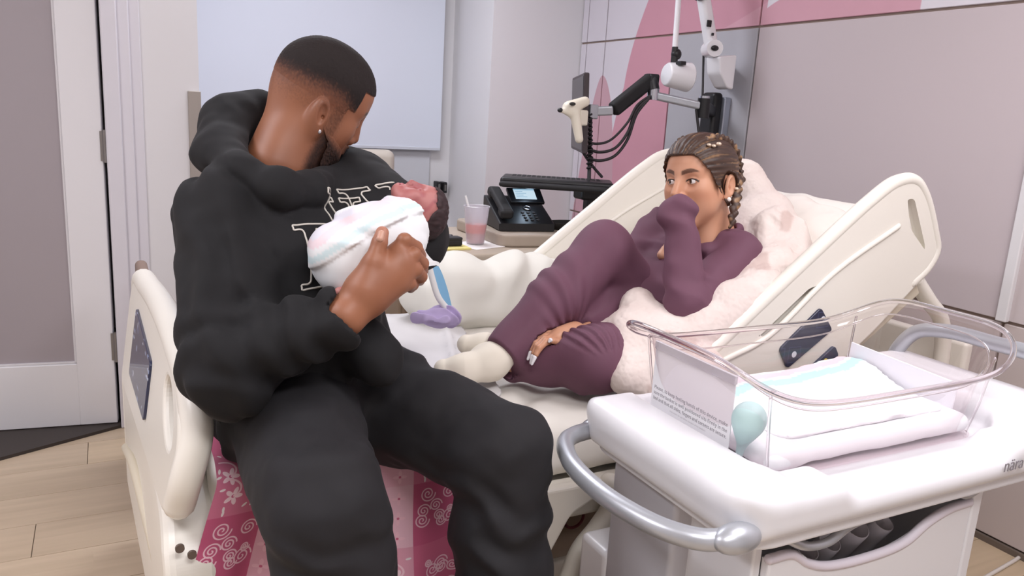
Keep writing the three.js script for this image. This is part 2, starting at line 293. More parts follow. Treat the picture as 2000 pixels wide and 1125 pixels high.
// ---------- the bed ----------
const bed = thing('hospital_bed', 'cream plastic hospital bed with raised head section and side rails', 'bed', [0, 0, 0]);
function siderail(z, outer) {
  const q = (p) => [p[0], p[1]];
  const out = [q([1.224, 0.725, -1.4]), q([1.305, 0.805, -1.4]), q([1.836, 1.206, -1.4]), q([1.916, 1.223, -1.4]), q([1.978, 1.194, -1.4]), q([2.09, 1.021, -1.4]), q([2.069, 0.96, -1.4]), q([2.007, 0.915, -1.4]), q([1.844, 0.779, -1.4]), q([1.618, 0.634, -1.4]), q([1.335, 0.626, -1.4])];
  const sh = roundPoly(out, 0.05);
  sh.holes.push(roundPoly([q([1.894, 1.163, -1.4]), q([1.936, 1.169, -1.4]), q([2.022, 1.026, -1.4]), q([2.014, 1.006, -1.4]), q([1.928, 1.074, -1.4])], 0.02, THREE.Path));
  sh.holes.push(roundPoly([q([1.417, 0.813, -1.4]), q([1.579, 0.936, -1.4]), q([1.632, 0.948, -1.4]), q([1.625, 0.922, -1.4]), q([1.465, 0.797, -1.4])], 0.012, THREE.Path));
  const g = extrude(sh, 0.03, 0.008, 3, 12); g.translate(0, 0, z - 0.015);
  const r = mk('side_rail', g, M.cream, bed);
  const rim = [[1.24, 0.748, -1.4], [1.321, 0.809, -1.4], [1.551, 0.984, -1.4], [1.779, 1.153, -1.4], [1.864, 1.201, -1.4], [1.932, 1.207, -1.4], [1.982, 1.172, -1.4], [2.053, 1.062, -1.4], [2.074, 1.014, -1.4], [2.048, 0.964, -1.4], [1.992, 0.922, -1.4]].map((p) => [p[0], p[1], z]);
  mk('grip_bar', tube(rim, 0.0185, 90, 12), M.cream, r);
  const ridge = [[1.323, 0.761, -1.4], [1.459, 0.81, -1.4], [1.665, 0.967, -1.4], [1.886, 1.085, -1.4]].map((p) => [p[0], p[1], z + 0.014]);
  mk('ridge', tube(ridge, 0.008, 40, 8), M.cream, r);
  return r;
}
const nearRail = siderail(-1.4, true);
const farRail = siderail(-2.4, false);
{
  const z = -1.4, q = (p) => [p[0], p[1]];
  const keysT = canvasTex(256, 256, (x) => { x.fillStyle = '#1d2340'; x.fillRect(0, 0, 256, 256); x.strokeStyle = '#3c4466'; x.lineWidth = 3; for (let i = 0; i < 3; i++) for (let j = 0; j < 3; j++) { x.fillStyle = ['#c9d2e6', '#9fb0d8', '#e8ecf4'][(i + j) % 3]; x.beginPath(); x.arc(55 + i * 72, 55 + j * 72, 11, 0, 7); x.fill(); x.strokeRect(30 + i * 72, 30 + j * 72, 52, 52); } });
  const slab = (pts, t, mat, name) => { const g = extrude(roundPoly(pts, 0.012), t, 0.002); boxUV(g, 5); g.translate(0, 0, z + 0.013); return mk(name, g, mat, nearRail); };
  slab([q([1.631, 0.877, -1.4]), q([1.686, 0.812, -1.4]), q([1.539, 0.719, -1.4]), q([1.502, 0.775, -1.4])], 0.008, phys('#ffffff', 0.3, { map: keysT, clearcoat: 0.3 }), 'control_panel');
  slab([q([1.702, 0.769, -1.4]), q([1.724, 0.738, -1.4]), q([1.603, 0.668, -1.4]), q([1.58, 0.685, -1.4])], 0.01, phys('#353b52', 0.35), 'control_panel');
  slab([q([1.673, 0.74, -1.4]), q([1.688, 0.724, -1.4]), q([1.644, 0.691, -1.4]), q([1.638, 0.703, -1.4])], 0.012, std('#d8c347', 0.5), 'warning_label');
}
{ // footboard: a curved panel with a round top bar, a hand slot and a display
  const X = (z) => 0.058 + 0.045 * (z + 2.4);
  const lean = (y, z) => -0.14 * (0.85 - Math.max(y, 0.5));
  const bend = (g, dx = 0) => { const p = g.attributes.position; for (let i = 0; i < p.count; i++) { const zz = p.getX(i), y = p.getY(i), t = p.getZ(i); p.setXYZ(i, X(zz) + t + dx + lean(y, zz), y, zz); } g.computeVertexNormals(); return g; };
  const grid = (sh, th, bev) => { // extruded shape cut into strips so that it can bend
    return extrude(sh, th, bev, 3, 20);
  };
  const sh = roundPoly([[-2.42, 0.80, 0.06], [-2.0, 0.855, 0.1], [-1.62, 0.845, 0.2], [-1.385, 0.78, 0.09], [-1.365, 0.66, 0.12], [-1.42, 0.565, 0.06], [-2.42, 0.50, 0.05]], 0.05);
  const hole = new THREE.Path(); hole.absellipse(-1.52, 0.735, 0.085, 0.044, 0, Math.PI * 2, false, -0.4); sh.holes.push(hole);
  const fb = mk('footboard', bend(grid(sh, 0.034, 0.01)), M.cream, bed);
  mk('grip_bar', tube([[X(-2.42) + 0.02, 0.72, -2.43], [X(-2.42) + 0.02, 0.79, -2.42], [X(-2.2) + 0.02, 0.822, -2.2], [X(-1.9) + 0.02, 0.843, -1.9], [X(-1.65) + 0.02, 0.833, -1.65], [X(-1.45) + 0.02, 0.79, -1.44], [X(-1.39) + 0.016, 0.735, -1.392], [X(-1.38) - 0.004, 0.66, -1.384], [X(-1.4) - 0.014, 0.60, -1.41]], 0.029, 80, 14), M.cream, fb);
  const dispT = canvasTex(256, 256, (x) => { x.fillStyle = '#20284a'; x.fillRect(0, 0, 256, 256); for (let i = 0; i < 60; i++) { x.fillStyle = ['#8fa0c4', '#c5cfe4', '#46527c'][i % 3]; x.fillRect(20 + rnd() * 200, 20 + rnd() * 210, 6 + rnd() * 26, 4 + rnd() * 8); } x.strokeStyle = '#5a6690'; x.lineWidth = 4; x.strokeRect(10, 120, 236, 4); });
  const dsh = roundPoly([[-2.18, 0.775], [-1.80, 0.745], [-1.80, 0.61], [-2.18, 0.60]], 0.015); const dg = extrude(dsh, 0.008, 0.002); boxUV(dg, 3); mk('display_panel', bend(dg, -0.006), phys('#ffffff', 0.25, { map: dispT, clearcoat: 0.5 }), fb);
  // lower bumper of the footboard, standing further out
  const low = roundPoly([[-2.45, 0.545, 0.05], [-1.9, 0.585, 0.2], [-1.5, 0.565, 0.1], [-1.385, 0.50, 0.06], [-1.385, 0.16, 0.05], [-2.45, 0.16, 0.05]], 0.05);
  const lg = bend(extrude(low, 0.10, 0.02, 3, 16), 0.004); mk('foot_bumper', lg, M.cream, bed);
  mk('bumper_groove', tube([[X(-2.4) - 0.046, 0.30, -2.4], [X(-2) - 0.047, 0.40, -2.0], [X(-1.6) - 0.03, 0.33, -1.6]], 0.012, 40, 8), M.creamDark, bed);
  mk('socket', (() => { const g = new THREE.CylinderGeometry(0.008, 0.008, 0.006, 20); g.rotateX(Math.PI / 2); g.translate(0.085, 0.525, -1.384); return g; })(), M.socket, bed);
  mk('socket', (() => { const g = new THREE.CylinderGeometry(0.008, 0.008, 0.006, 20); g.rotateX(Math.PI / 2); g.translate(0.105, 0.508, -1.384); return g; })(), M.socket, bed);
}
{ // chassis
  mk('deck_frame', join([rbox(0.14, 2.2, 0.40, 0.485, -1.46, -1.41, 0.012), rbox(0.14, 2.2, 0.40, 0.485, -2.4, -2.35, 0.012), rbox(0.16, 2.2, 0.42, 0.47, -2.36, -1.45, 0.01)]), M.cream, bed);
  mk('lift_arm', join([barBox([0.6, 0.2, -1.7], [1.1, 0.43, -1.7], 0.06, 0.05), barBox([1.5, 0.2, -1.7], [1.9, 0.43, -1.7], 0.06, 0.05)]), M.creamDark, bed);
  mk('base', rbox(0.2, 2.25, 0.10, 0.23, -2.3, -1.6, 0.03), std('#b9a99a', 0.55), bed);
  for (const [x, zz] of [[0.28, -1.6], [0.28, -2.3], [2.15, -1.6], [2.15, -2.3]]) mk('caster', (() => { const g = new THREE.CylinderGeometry(0.07, 0.07, 0.035, 24); g.rotateX(Math.PI / 2); g.translate(x, 0.07, zz); return g; })(), M.dark, bed);
  // lowered foot-side rail: cut-out skirt with a curved arm
  const q = (p) => [p[0], p[1]];
  const sk = roundPoly([q([0.698, 0.504, -1.39]), q([1.053, 0.504, -1.39]), q([1.086, 0.432, -1.39]), q([0.985, 0.466, -1.39]), q([0.911, 0.432, -1.39]), q([0.853, 0.327, -1.39]), q([0.779, 0.214, -1.39]), q([0.687, 0.238, -1.39])], 0.02);
  const sg = extrude(sk, 0.03, 0.008); sg.translate(0, 0, -1.405); const lowered = mk('lowered_side_rail', sg, M.cream, bed);
  mk('rail_arm', tube([[1.011, 0.49, -1.38], [1.026, 0.435, -1.38], [0.993, 0.381, -1.38], [0.948, 0.331, -1.38], [0.922, 0.264, -1.38], [0.891, 0.177, -1.38]], 0.026, 50, 12), M.cream, lowered);
  mk('rail_loop', tube([[1.03, 0.472, -1.37], [1.039, 0.411, -1.37], [1.065, 0.358, -1.37], [1.117, 0.339, -1.37], [1.187, 0.34, -1.37]], 0.024, 40, 12), M.cream, lowered);
  const mark = new THREE.TorusGeometry(0.03, 0.004, 8, 28); mark.translate(...[1.067, 0.279, -1.6]); mk('caution_mark', mark, std('#6a2430', 0.6), bed);
  const ar = new THREE.Shape([[0, 0], [0.035, 0.035], [0.03, 0.02], [0.10, 0.03], [0.10, 0.012], [0.03, 0.0], [0.028, -0.012]].map((p) => new THREE.Vector2(...p))); const ag = extrude(ar, 0.004, 0.001); ag.translate(...[1.089, 0.133, -1.575]); mk('red_arrow', ag, std('#8d1838', 0.5), bed);
  mk('foot_pedal', rbox(...[[1.084, 0.119, -1.58]].flatMap((p) => [p[0] - 0.1, p[0] + 0.35, p[1] - 0.06, p[1] + 0.05]), -1.62, -1.58, 0.01), M.cream, bed);
  // head section: back board that carries the mattress and the stay bars behind it
  const a = 31 * Math.PI / 180;
  const bb = new RoundedBoxGeometry(1.0, 0.03, 0.86, 2, 0.01); bb.translate(0.5, -0.02, 0); bb.rotateZ(a); bb.translate(1.33, 0.5, -1.9); mk('back_section', bb, M.creamDark, bed);
  mk('head_stay', tube([[2.133, 0.904, -1.48], [2.215, 0.833, -1.48], [2.288, 0.771, -1.48], [2.324, 0.643, -1.48], [2.302, 0.508, -1.48]], 0.024, 40, 12), M.cream, bed);
  mk('stay_plate', barBox([1.79, 0.723, -1.43], [2.059, 0.9, -1.43], 0.03, 0.045, 0.008), M.creamDark, bed);
  mk('headboard', rbox(2.38, 2.42, 0.35, 0.70, -2.36, -1.44, 0.015), M.cream, bed);
  mk('head_bumper', rbox(2.2, 2.45, 0.30, 0.42, -2.36, -1.44, 0.03), M.cream, bed);
}
// ---------- mattress and bedding ----------
const sheetM = std('#ece7df', 0.85);
const BA = 30.5 * Math.PI / 180, BC = Math.cos(BA), BS = Math.sin(BA);
function bedTop(x, z) { // rough height of the mattress surface
  const fl = 0.635, up = 0.635 + (x - 1.36) * Math.tan(BA); return x < 1.36 ? fl : up;
}
{
  const f = (x, y, z) => {
    const w = 0.008 * noise(x * 9 + z * 5, z * 7, 1.3) + 0.007 * Math.sin(x * 34 + z * 16 + 5 * noise(x * 4, z * 4, 0)) * (0.4 + noise(x * 3, z * 3, 7));
    let d = rbx(x, y, z, 0.765, 0.56, -1.915, 0.61, 0.077, 0.475, 0.05);
    const u = (x - 1.30) * BC + (y - 0.56) * BS, v = -(x - 1.30) * BS + (y - 0.56) * BC;
    d = smin(d, rbx(u, v, z, 0.47, 0.02, -1.9, 0.5, 0.07, 0.45, 0.05), 0.09);
    return d - w;
  };
  const g = nets(f, [0.1, 0.44, -2.45], [2.35, 1.3, -1.38], 0.013);
  tag(mk('mattress', g, sheetM), 'hospital mattress under a creased ivory sheet', 'mattress');
}
{ // folded pad lying under the man and the foot of the bed
  const f = (x, y, z) => {
    const y0 = 0.648 + 0.004 * noise(x * 12, z * 12, 3) + 0.012 * Math.exp(-Math.pow((x - 0.93 + (z + 2.2) * 0.35) / 0.02, 2));
    return Math.max(Math.abs(y - y0) - 0.006, rbx(x + (z + 2.1) * 0.25, 0, z, 0.72, 0, -2.0, 0.24, 1, 0.40, 0.03));
  };
  tag(mk('absorbent_pad', nets(f, [0.3, 0.60, -2.46], [1.15, 0.70, -1.55], 0.009), std('#d3d0d0', 0.85)), 'greyish absorbent pad spread flat on the foot of the mattress', 'pad');
}
{ // pillow along the far side
  const p0 = [1.145, 0.731, -2.27];
  const f = (x, y, z) => {
    const s = 0.02 * noise(x * 8, y * 8, z * 8) + 0.010 * Math.sin(x * 40 + 6 * noise(x * 5, y * 5, 2)) * sstep(0.6, 0.85, y) * 0.6;
    const a = Math.abs((x - p0[0]) / 0.29), b = Math.abs((y - 0.735) / 0.125), c = Math.abs((z + 2.3) / 0.13);
    const top = 0.02 * Math.cos((x - p0[0]) * 12);
    return (Math.pow(Math.pow(a, 3.4) + Math.pow(b, 2.6) + Math.pow(c, 2.4), 1 / 2.8) - 1) * 0.11 - s + top * 0.4;
  };
  tag(mk('pillow', nets(f, [0.6, 0.56, -2.5], [1.6, 0.95, -2.08], 0.009), std('#e2dfd6', 0.88)), 'rumpled white pillow lying along the far side of the bed', 'pillow');
}
{ // pillow behind her head
  const q = [1.84, 0.985, -1.88];
  const f = (x, y, z) => { const u = (x - q[0]) * BC + (y - q[1]) * BS, v = -(x - q[0]) * BS + (y - q[1]) * BC; const a = Math.abs(u / 0.2), b = Math.abs(v / 0.075), c = Math.abs((z - q[2]) / 0.32); return (Math.pow(a ** 3 + b ** 2 + c ** 3, 1 / 2.6) - 1) * 0.09 - 0.016 * noise(x * 7, y * 7, z * 7) - 0.004 * noise(x * 25, y * 25, z * 25); };
  tag(mk('pillow', nets(f, [1.5, 0.75, -2.4], [2.4, 1.4, -1.4], 0.011), std('#e8e0d8', 0.9)), 'white pillow propped behind the woman', 'pillow');
}
{ // lavender cap
  const p = [0.761, 0.787, -1.873];
  const f = (x, y, z) => { const a = ell(x, y, z, p[0], p[1] - 0.005, p[2], 0.062, 0.028, 0.05); const w = 0.008 * noise(x * 30, y * 30, z * 30) + 0.006 * Math.sin((x - z) * 130 + 4 * noise(x * 20, y * 20, z * 20)); const dent = 0.010 * Math.exp(-(((x - p[0] + 0.02) / 0.03) ** 2)); return Math.max(a - w + dent, 0.65 - y); };
  tag(mk('newborn_cap', nets(f, [p[0] - 0.1, 0.64, p[2] - 0.1], [p[0] + 0.1, p[1] + 0.06, p[2] + 0.1], 0.004), std('#b9a8cf', 0.85)), 'crumpled lavender knit cap lying on the bed', 'cap');
}
{ // folded underpad with blue back, standing between pillow and man
  const a = [[0.758, 0.92, -1.931], [0.766, 0.876, -1.916], [0.778, 0.83, -1.898], [0.799, 0.799, -1.88]], b = [[0.791, 0.918, -1.983], [0.807, 0.885, -1.967], [0.819, 0.842, -1.949], [0.829, 0.788, -1.93]];
  const ca = new THREE.CatmullRomCurve3(a.map(v3)), cb = new THREE.CatmullRomCurve3(b.map(v3));
  const sheet = (off) => { const P = [], I = [], n = 24, m = 8; for (let i = 0; i <= n; i++) for (let j = 0; j <= m; j++) { const p = ca.getPoint(i / n).lerp(cb.getPoint(i / n), j / m); const bow = Math.sin(j / m * Math.PI) * 0.012; P.push(p.x - bow - off, p.y, p.z + off * 0.6); } for (let i = 0; i < n; i++) for (let j = 0; j < m; j++) { const k = i * (m + 1) + j; I.push(k, k + 1, k + m + 1, k + 1, k + m + 2, k + m + 1); } const g = new THREE.BufferGeometry(); g.setAttribute('position', new THREE.Float32BufferAttribute(P, 3)); g.setIndex(I); g.computeVertexNormals(); return g; };
  const t = thing('folded_underpad', 'folded white underpad with a blue backing beside the pillow', 'underpad');
  mk('backing', sheet(-0.003), std('#7fb3d6', 0.6, { side: THREE.DoubleSide }), t);
  mk('top_layer', tube(a.map((p) => add(p, [-0.004, 0, 0.006])), 0.009, 24, 8), std('#e6e4e2', 0.85), t);
}
{ // pink printed throw under the man, hanging over the near edge
  const printT = canvasTex(1024, 1024, (x, W, H) => {
    x.fillStyle = '#dd93aa'; x.fillRect(0, 0, W, H);
    const cols = ['#cb6686', '#e6aebf', '#c45a7e', '#e09fb2', '#d07592', '#e9bac8'];
    for (let i = 0; i < 4; i++) for (let j = 0; j < 3; j++) { x.fillStyle = cols[(i * 5 + j * 2) % 6]; x.fillRect(i * 256, j * 342, 256, 342); }
    x.lineWidth = 7; x.strokeStyle = '#f2c9d4';
    const swirl = (cx, cy, r, s) => { x.beginPath(); for (let t = 0; t < 14; t += 0.2) { const rr = r * (1 - t / 15), px = cx + Math.cos(t * s) * rr, py = cy + Math.sin(t * s) * rr; if (t) x.lineTo(px, py); else x.moveTo(px, py); } x.stroke(); };
    const flower = (cx, cy, r, n, c) => { x.fillStyle = c; for (let k = 0; k < n; k++) { const a = k / n * 6.283; x.beginPath(); x.ellipse(cx + Math.cos(a) * r * 0.6, cy + Math.sin(a) * r * 0.6, r * 0.5, r * 0.26, a, 0, 7); x.fill(); } x.fillStyle = '#c45a7e'; x.beginPath(); x.arc(cx, cy, r * 0.2, 0, 7); x.fill(); };
    for (let i = 0; i < 4; i++) for (let j = 0; j < 3; j++) {
      const k = (i * 5 + j * 2) % 6, ox = i * 256, oy = j * 342;
      if (k === 0 || k === 2) { for (let a = 0; a < 9; a++) swirl(ox + 30 + rnd() * 196, oy + 30 + rnd() * 280, 20 + rnd() * 26, rnd() < 0.5 ? 1 : -1); }
      else if (k === 1 || k === 5) { for (let a = 0; a < 6; a++) { const cx = ox + 50 + (a % 2) * 130, cy = oy + 50 + Math.floor(a / 2) * 110; flower(cx, cy, 34, 4, '#f0bfcc'); x.fillStyle = '#cb6686'; x.beginPath(); x.arc(cx, cy, 6, 0, 7); x.fill(); } }
      else { x.lineWidth = 9; for (let a = 0; a < 4; a++) { const cx = ox + 60 + rnd() * 140, cy = oy + 50 + rnd() * 240; flower(cx, cy, 40, 5, '#f3d3db'); x.beginPath(); x.moveTo(cx, cy); x.bezierCurveTo(cx + 60, cy + 20, cx + 20, cy + 90, cx - 50, cy + 80); x.stroke(); } x.fillStyle = '#efe2e2'; for (let a = 0; a < 14; a++) { x.beginPath(); x.ellipse(ox + rnd() * 240, oy + rnd() * 330, 14, 6, rnd() * 3, 0, 7); x.fill(); } x.lineWidth = 7; }
    }
  });
  // the cloth lies flat on the bed and falls over its edge, with folds
  const P = [], UV = [], I = [], n = 80, m = 90, x0 = 0.155, x1 = 0.66;
  for (let i = 0; i <= n; i++) for (let j = 0; j <= m; j++) {
    const u = i / n, s = j / m * 0.98; let x = mix(x0, x1, u), y, z;
    const fl = 0.39, k = 0.05;             // flat run, edge radius
    if (s < fl) { y = 0.652; z = -1.86 + s; } else if (s < fl + k * 1.57) { const a = (s - fl) / k; y = 0.652 - k * (1 - Math.cos(a)); z = -1.86 + fl + k * Math.sin(a); } else { y = 0.652 - k - (s - fl - k * 1.57); z = -1.86 + fl + k; }
    const hang = clamp((0.62 - y) / 0.35, 0, 1);
    z += 0.05 * hang + 0.018 * hang * Math.sin(u * 26 + 2 * noise(u * 5, s * 3, 0)) + 0.012 * hang * noise(u * 9, s * 6, 4); x += hang * (0.03 * (u - 0.5) - 0.10 * (1 - u)) + 0.01 * hang * noise(u * 6, s * 5, 9);
    P.push(x, y, z); UV.push(u * (x1 - x0) * 2.6, s * 2.6);
  }
  for (let i = 0; i < n; i++) for (let j = 0; j < m; j++) { const k = i * (m + 1) + j; I.push(k, k + 1, k + m + 1, k + 1, k + m + 2, k + m + 1); }
  const g = new THREE.BufferGeometry(); g.setAttribute('position', new THREE.Float32BufferAttribute(P, 3)); g.setAttribute('uv', new THREE.Float32BufferAttribute(UV, 2)); g.setIndex(I); g.computeVertexNormals();
  tag(mk('printed_throw', g, std('#ffffff', 0.8, { map: printT, side: THREE.DoubleSide })), 'pink floral and paisley patchwork throw hanging under the seated man', 'throw');
}
{ // plush blanket behind and beside the woman: rolls and folds of thick pile
  const B = [
    [[1.755, 1.172, -1.841], [1.768, 1.074, -1.74], 0.055, 0.06], [[1.745, 1.07, -1.717], [1.712, 0.982, -1.608], 0.07, 0.08], [[1.703, 1.039, -1.72], [1.659, 0.965, -1.631], 0.08, 0.09],
    [[1.639, 1.061, -1.62], [1.58, 0.984, -1.539], 0.030, 0.034], [[1.683, 1.079, -1.613], [1.633, 0.997, -1.538], 0.032, 0.034], [[1.713, 1.052, -1.579], [1.661, 0.974, -1.505], 0.034, 0.036], [[1.551, 0.954, -1.5], [1.634, 0.949, -1.479], 0.036, 0.036], [[1.643, 0.982, -1.54], [1.491, 0.915, -1.488], 0.06, 0.065],
    [[1.504, 0.923, -1.448], [1.38, 0.887, -1.458], 0.05, 0.05], [[1.391, 0.863, -1.446], [1.305, 0.828, -1.447], 0.055, 0.06], [[1.3, 0.828, -1.45], [1.21, 0.782, -1.451], 0.055, 0.06],
    [[1.227, 0.859, -1.612], [1.153, 0.81, -1.558], 0.028, 0.045], [[1.208, 0.85, -1.597], [1.219, 0.798, -1.485], 0.045, 0.06], [[1.153, 0.81, -1.558], [1.094, 0.781, -1.605], 0.04, 0.03], [[1.145, 0.793, -1.523], [1.088, 0.719, -1.442], 0.05, 0.045], [[1.183, 0.777, -1.476], [1.141, 0.703, -1.398], 0.06, 0.05],
    [[1.209, 0.758, -1.446], [1.262, 0.744, -1.391], 0.06, 0.06], [[1.286, 0.812, -1.511], [1.217, 0.748, -1.474], 0.06, 0.05],
  ];
  const base = bones(B, 0.024);
  const f = (x, y, z) => base(x, y, z) - 0.010 * noise(x * 9, y * 9, z * 9) - 0.0032 * Math.abs(noise(x * 24, y * 24, z * 24)) - 0.0014 * noise(x * 110, y * 110, z * 110) + 0.006 * sstep(0.30, 0.6, noise(x * 12 + 9, y * 12, z * 12));
  let lo = [9, 9, 9], hi = [-9, -9, -9]; for (const b of B) for (const p of [b[0], b[1]]) for (let k = 0; k < 3; k++) { lo[k] = Math.min(lo[k], p[k] - 0.16); hi[k] = Math.max(hi[k], p[k] + 0.16); }
  const c0 = lin('#e0cfc8'), c1 = lin('#ebdfd8'), c2 = lin('#c9b0a8');
  tag(mk('plush_blanket', nets(f, lo, hi, 0.006, (x, y, z) => { const s = sstep(0.42, 0.55, noise(x * 13 + 4, y * 13, z * 13)); return mixc(mixc(c0, c1, 0.5 + 0.5 * noise(x * 20, y * 20, z * 20)), c2, s * 0.7); }), phys('#ffffff', 0.95, { vertexColors: true, sheen: 0.6, sheenRoughness: 0.7, sheenColor: new THREE.Color('#fff4ee') })), 'cream plush spotted blanket bunched around the woman', 'blanket');
}
{ // maroon cushion in the corner of the footboard
  const f = (x, y, z) => { const a = Math.abs((x - 0.24) / 0.10), b = Math.abs((y - 0.715) / 0.085), c = Math.abs((z + 1.97) / 0.19); return (Math.pow(a ** 3 + b ** 3 + c ** 3, 1 / 3) - 1) * 0.09 - 0.004 * noise(x * 14, y * 14, z * 14); };
  tag(mk('maroon_cushion', nets(f, [0.1, 0.6, -2.2], [0.38, 0.84, -1.74], 0.008), std('#7d4a58', 0.8)), 'maroon cushion between footboard and the back of the man', 'cushion');
}

// ---------- the bassinet ----------
const bas = thing('bassinet_cart', 'white hospital bassinet cart with silver push handles', 'bassinet', [0, 0, 0]);
const TC = [1.27, -1.06];                      // centre of the tub in x and z
{
  const f = (x, y, z) => {
    let d = rbx(x, y, z, 1.315, 0.722, -1.03, 0.485, 0.038, 0.248, 0.03);
    const e = rbx(x, 0, z, 1.315, 0, -1.03, 0.485, 1, 0.248, 0.09); d = smax(d, e, 0.01);
    const bump = rbx(x, y, z, 1.70, 0.765, -1.03, 0.095, 0.03, 0.225, 0.028); d = smin(d, bump, 0.05);
    const left = rbx(x, y, z, 0.90, 0.752, -1.03, 0.055, 0.018, 0.215, 0.018); d = smin(d, left, 0.04);
    const pocket = rbx(x, y, z, TC[0], 0.80, TC[1], 0.325, 0.072, 0.185, 0.03); d = smax(d, -pocket, 0.012);
    const dip = rbx(x, y, z, 1.29, 0.785, -0.80, 0.22, 0.05, 0.10, 0.03); d = smax(d, -dip, 0.03);
    return d;
  };
  mk('deck', nets(f, [0.77, 0.66, -1.30], [1.83, 0.83, -0.76], 0.0065), M.white, bas);
  const skirt = roundPoly([[0.86, -1.26], [1.775, -1.26], [1.775, -0.80], [0.86, -0.80]], 0.07); const sg = extrude(skirt, 0.025, 0.006); sg.rotateX(Math.PI / 2); sg.translate(0, 0.69, 0); mk('deck_underside', sg, M.whiteMatt, bas);
  // push handles
  const h1 = tube([[0.90, 0.70, -1.24], [0.85, 0.70, -1.245], [0.785, 0.70, -1.222], [0.74, 0.70, -1.14], [0.724, 0.70, -1.04], [0.728, 0.70, -0.95], [0.752, 0.70, -0.865], [0.79, 0.70, -0.82], [0.845, 0.702, -0.805]], 0.0175, 80, 14);
  mk('push_handle', h1, M.silver, bas);
  mk('handle_mount', ell2(0.835, 0.704, -0.80, 0.045, 0.024, 0.026), M.silver, bas);
  mk('handle_mount', ell2(0.87, 0.70, -1.25, 0.035, 0.022, 0.026), M.silver, bas);
  const h2 = tube([[1.74, 0.72, -1.24], [1.75, 0.79, -1.235], [1.765, 0.85, -1.20], [1.77, 0.872, -1.13], [1.77, 0.876, -1.02], [1.77, 0.872, -0.90], [1.765, 0.84, -0.84], [1.75, 0.72, -0.82]], 0.0175, 80, 14);
  mk('push_handle', h2, M.silver, bas);
}
function ell2(x, y, z, a, b, c) { const g = new THREE.SphereGeometry(1, 24, 16); g.scale(a, b, c); g.translate(x, y, z); return g; }
// clear tub
const glassM = phys('#fbf7f8', 0.03, { transmission: 1, thickness: 0, ior: 1.49, specularIntensity: 1 });
const rimM = phys('#f7f3f5', 0.06, { transmission: 1, thickness: 0.01, ior: 1.49, attenuationColor: new THREE.Color('#efe6ea'), attenuationDistance: 0.2 });
{
  const tub = thing('clear_tub', 'clear acrylic bassinet tub with a flared wavy rim', 'tub', [0, 0, 0]);
  const se = (t, a, b, n) => { const c = Math.cos(t), s = Math.sin(t); return [TC[0] + a * Math.sign(c) * Math.pow(Math.abs(c), 2 / n), TC[1] + b * Math.sign(s) * Math.pow(Math.abs(s), 2 / n)]; };
  const rimY = (t) => 0.876 + 0.07 * Math.pow(Math.abs(Math.cos(t)), 2.2);
  const N = 160;
  const surf = (off) => {
    const P = [], I = [], L = 14;
    for (let j = 0; j <= L; j++) for (let i = 0; i < N; i++) {
      const t = i / N * Math.PI * 2, v = j / L; let a, b, y;
      const ry = rimY(t) - 0.004;
      if (v < 0.8) { const w = v / 0.8; a = mix(0.296, 0.340, w); b = mix(0.170, 0.182, w); y = mix(0.735, ry - 0.02, w); } else { const w = (v - 0.8) / 0.2; a = 0.340 + 0.043 * w * w; b = 0.182 + 0.028 * w * w; y = ry - 0.02 + 0.02 * Math.sin(w * 1.57); }
      const q = se(t, a + off, b + off, 5); P.push(q[0], y + (j === L ? 0 : 0), q[1]);
    }
    for (let j = 0; j < L; j++) for (let i = 0; i < N; i++) { const a = j * N + i, b = j * N + (i + 1) % N; I.push(a, a + N, b, b, a + N, b + N); }
    const g = new THREE.BufferGeometry(); g.setAttribute('position', new THREE.Float32BufferAttribute(P, 3)); g.setIndex(I); g.computeVertexNormals(); return g;
  };
  mk('tub_wall', surf(0), glassM, tub);
  const pts = []; for (let i = 0; i < N; i++) { const t = i / N * Math.PI * 2, q = se(t, 0.385, 0.211, 5); pts.push([q[0], rimY(t), q[1]]); }
  mk('rim', tube(pts, 0.0058, 320, 10, true), rimM, tub);
  const line = (a, b, dy, n2) => { const q = []; for (let i = 0; i < N; i++) { const t = i / N * Math.PI * 2, p = se(t, a, b, 5); q.push([p[0], rimY(t) + dy, p[1]]); } return tube(q, n2, 320, 8, true); };
  mk('lip_edge', line(0.343, 0.185, -0.026, 0.0018), rimM, tub);
  for (const sx of [-1, 1]) for (const sz of [-1, 1]) mk('corner_edge', tube([[TC[0] + sx * 0.275, 0.737, TC[1] + sz * 0.155], [TC[0] + sx * 0.29, 0.80, TC[1] + sz * 0.162], [TC[0] + sx * 0.305, rimY(0.55) - 0.03, TC[1] + sz * 0.168]], 0.0028, 24, 8), rimM, tub);
  const bsh = roundPoly([[TC[0] - 0.296, -TC[1] - 0.17], [TC[0] + 0.296, -TC[1] - 0.17], [TC[0] + 0.296, -TC[1] + 0.17], [TC[0] - 0.296, -TC[1] + 0.17]], 0.05); const bg = extrude(bsh, 0.004, 0.001); bg.rotateX(-Math.PI / 2); bg.translate(0, 0.731, 0); mk('tub_floor', bg, glassM, tub);
}
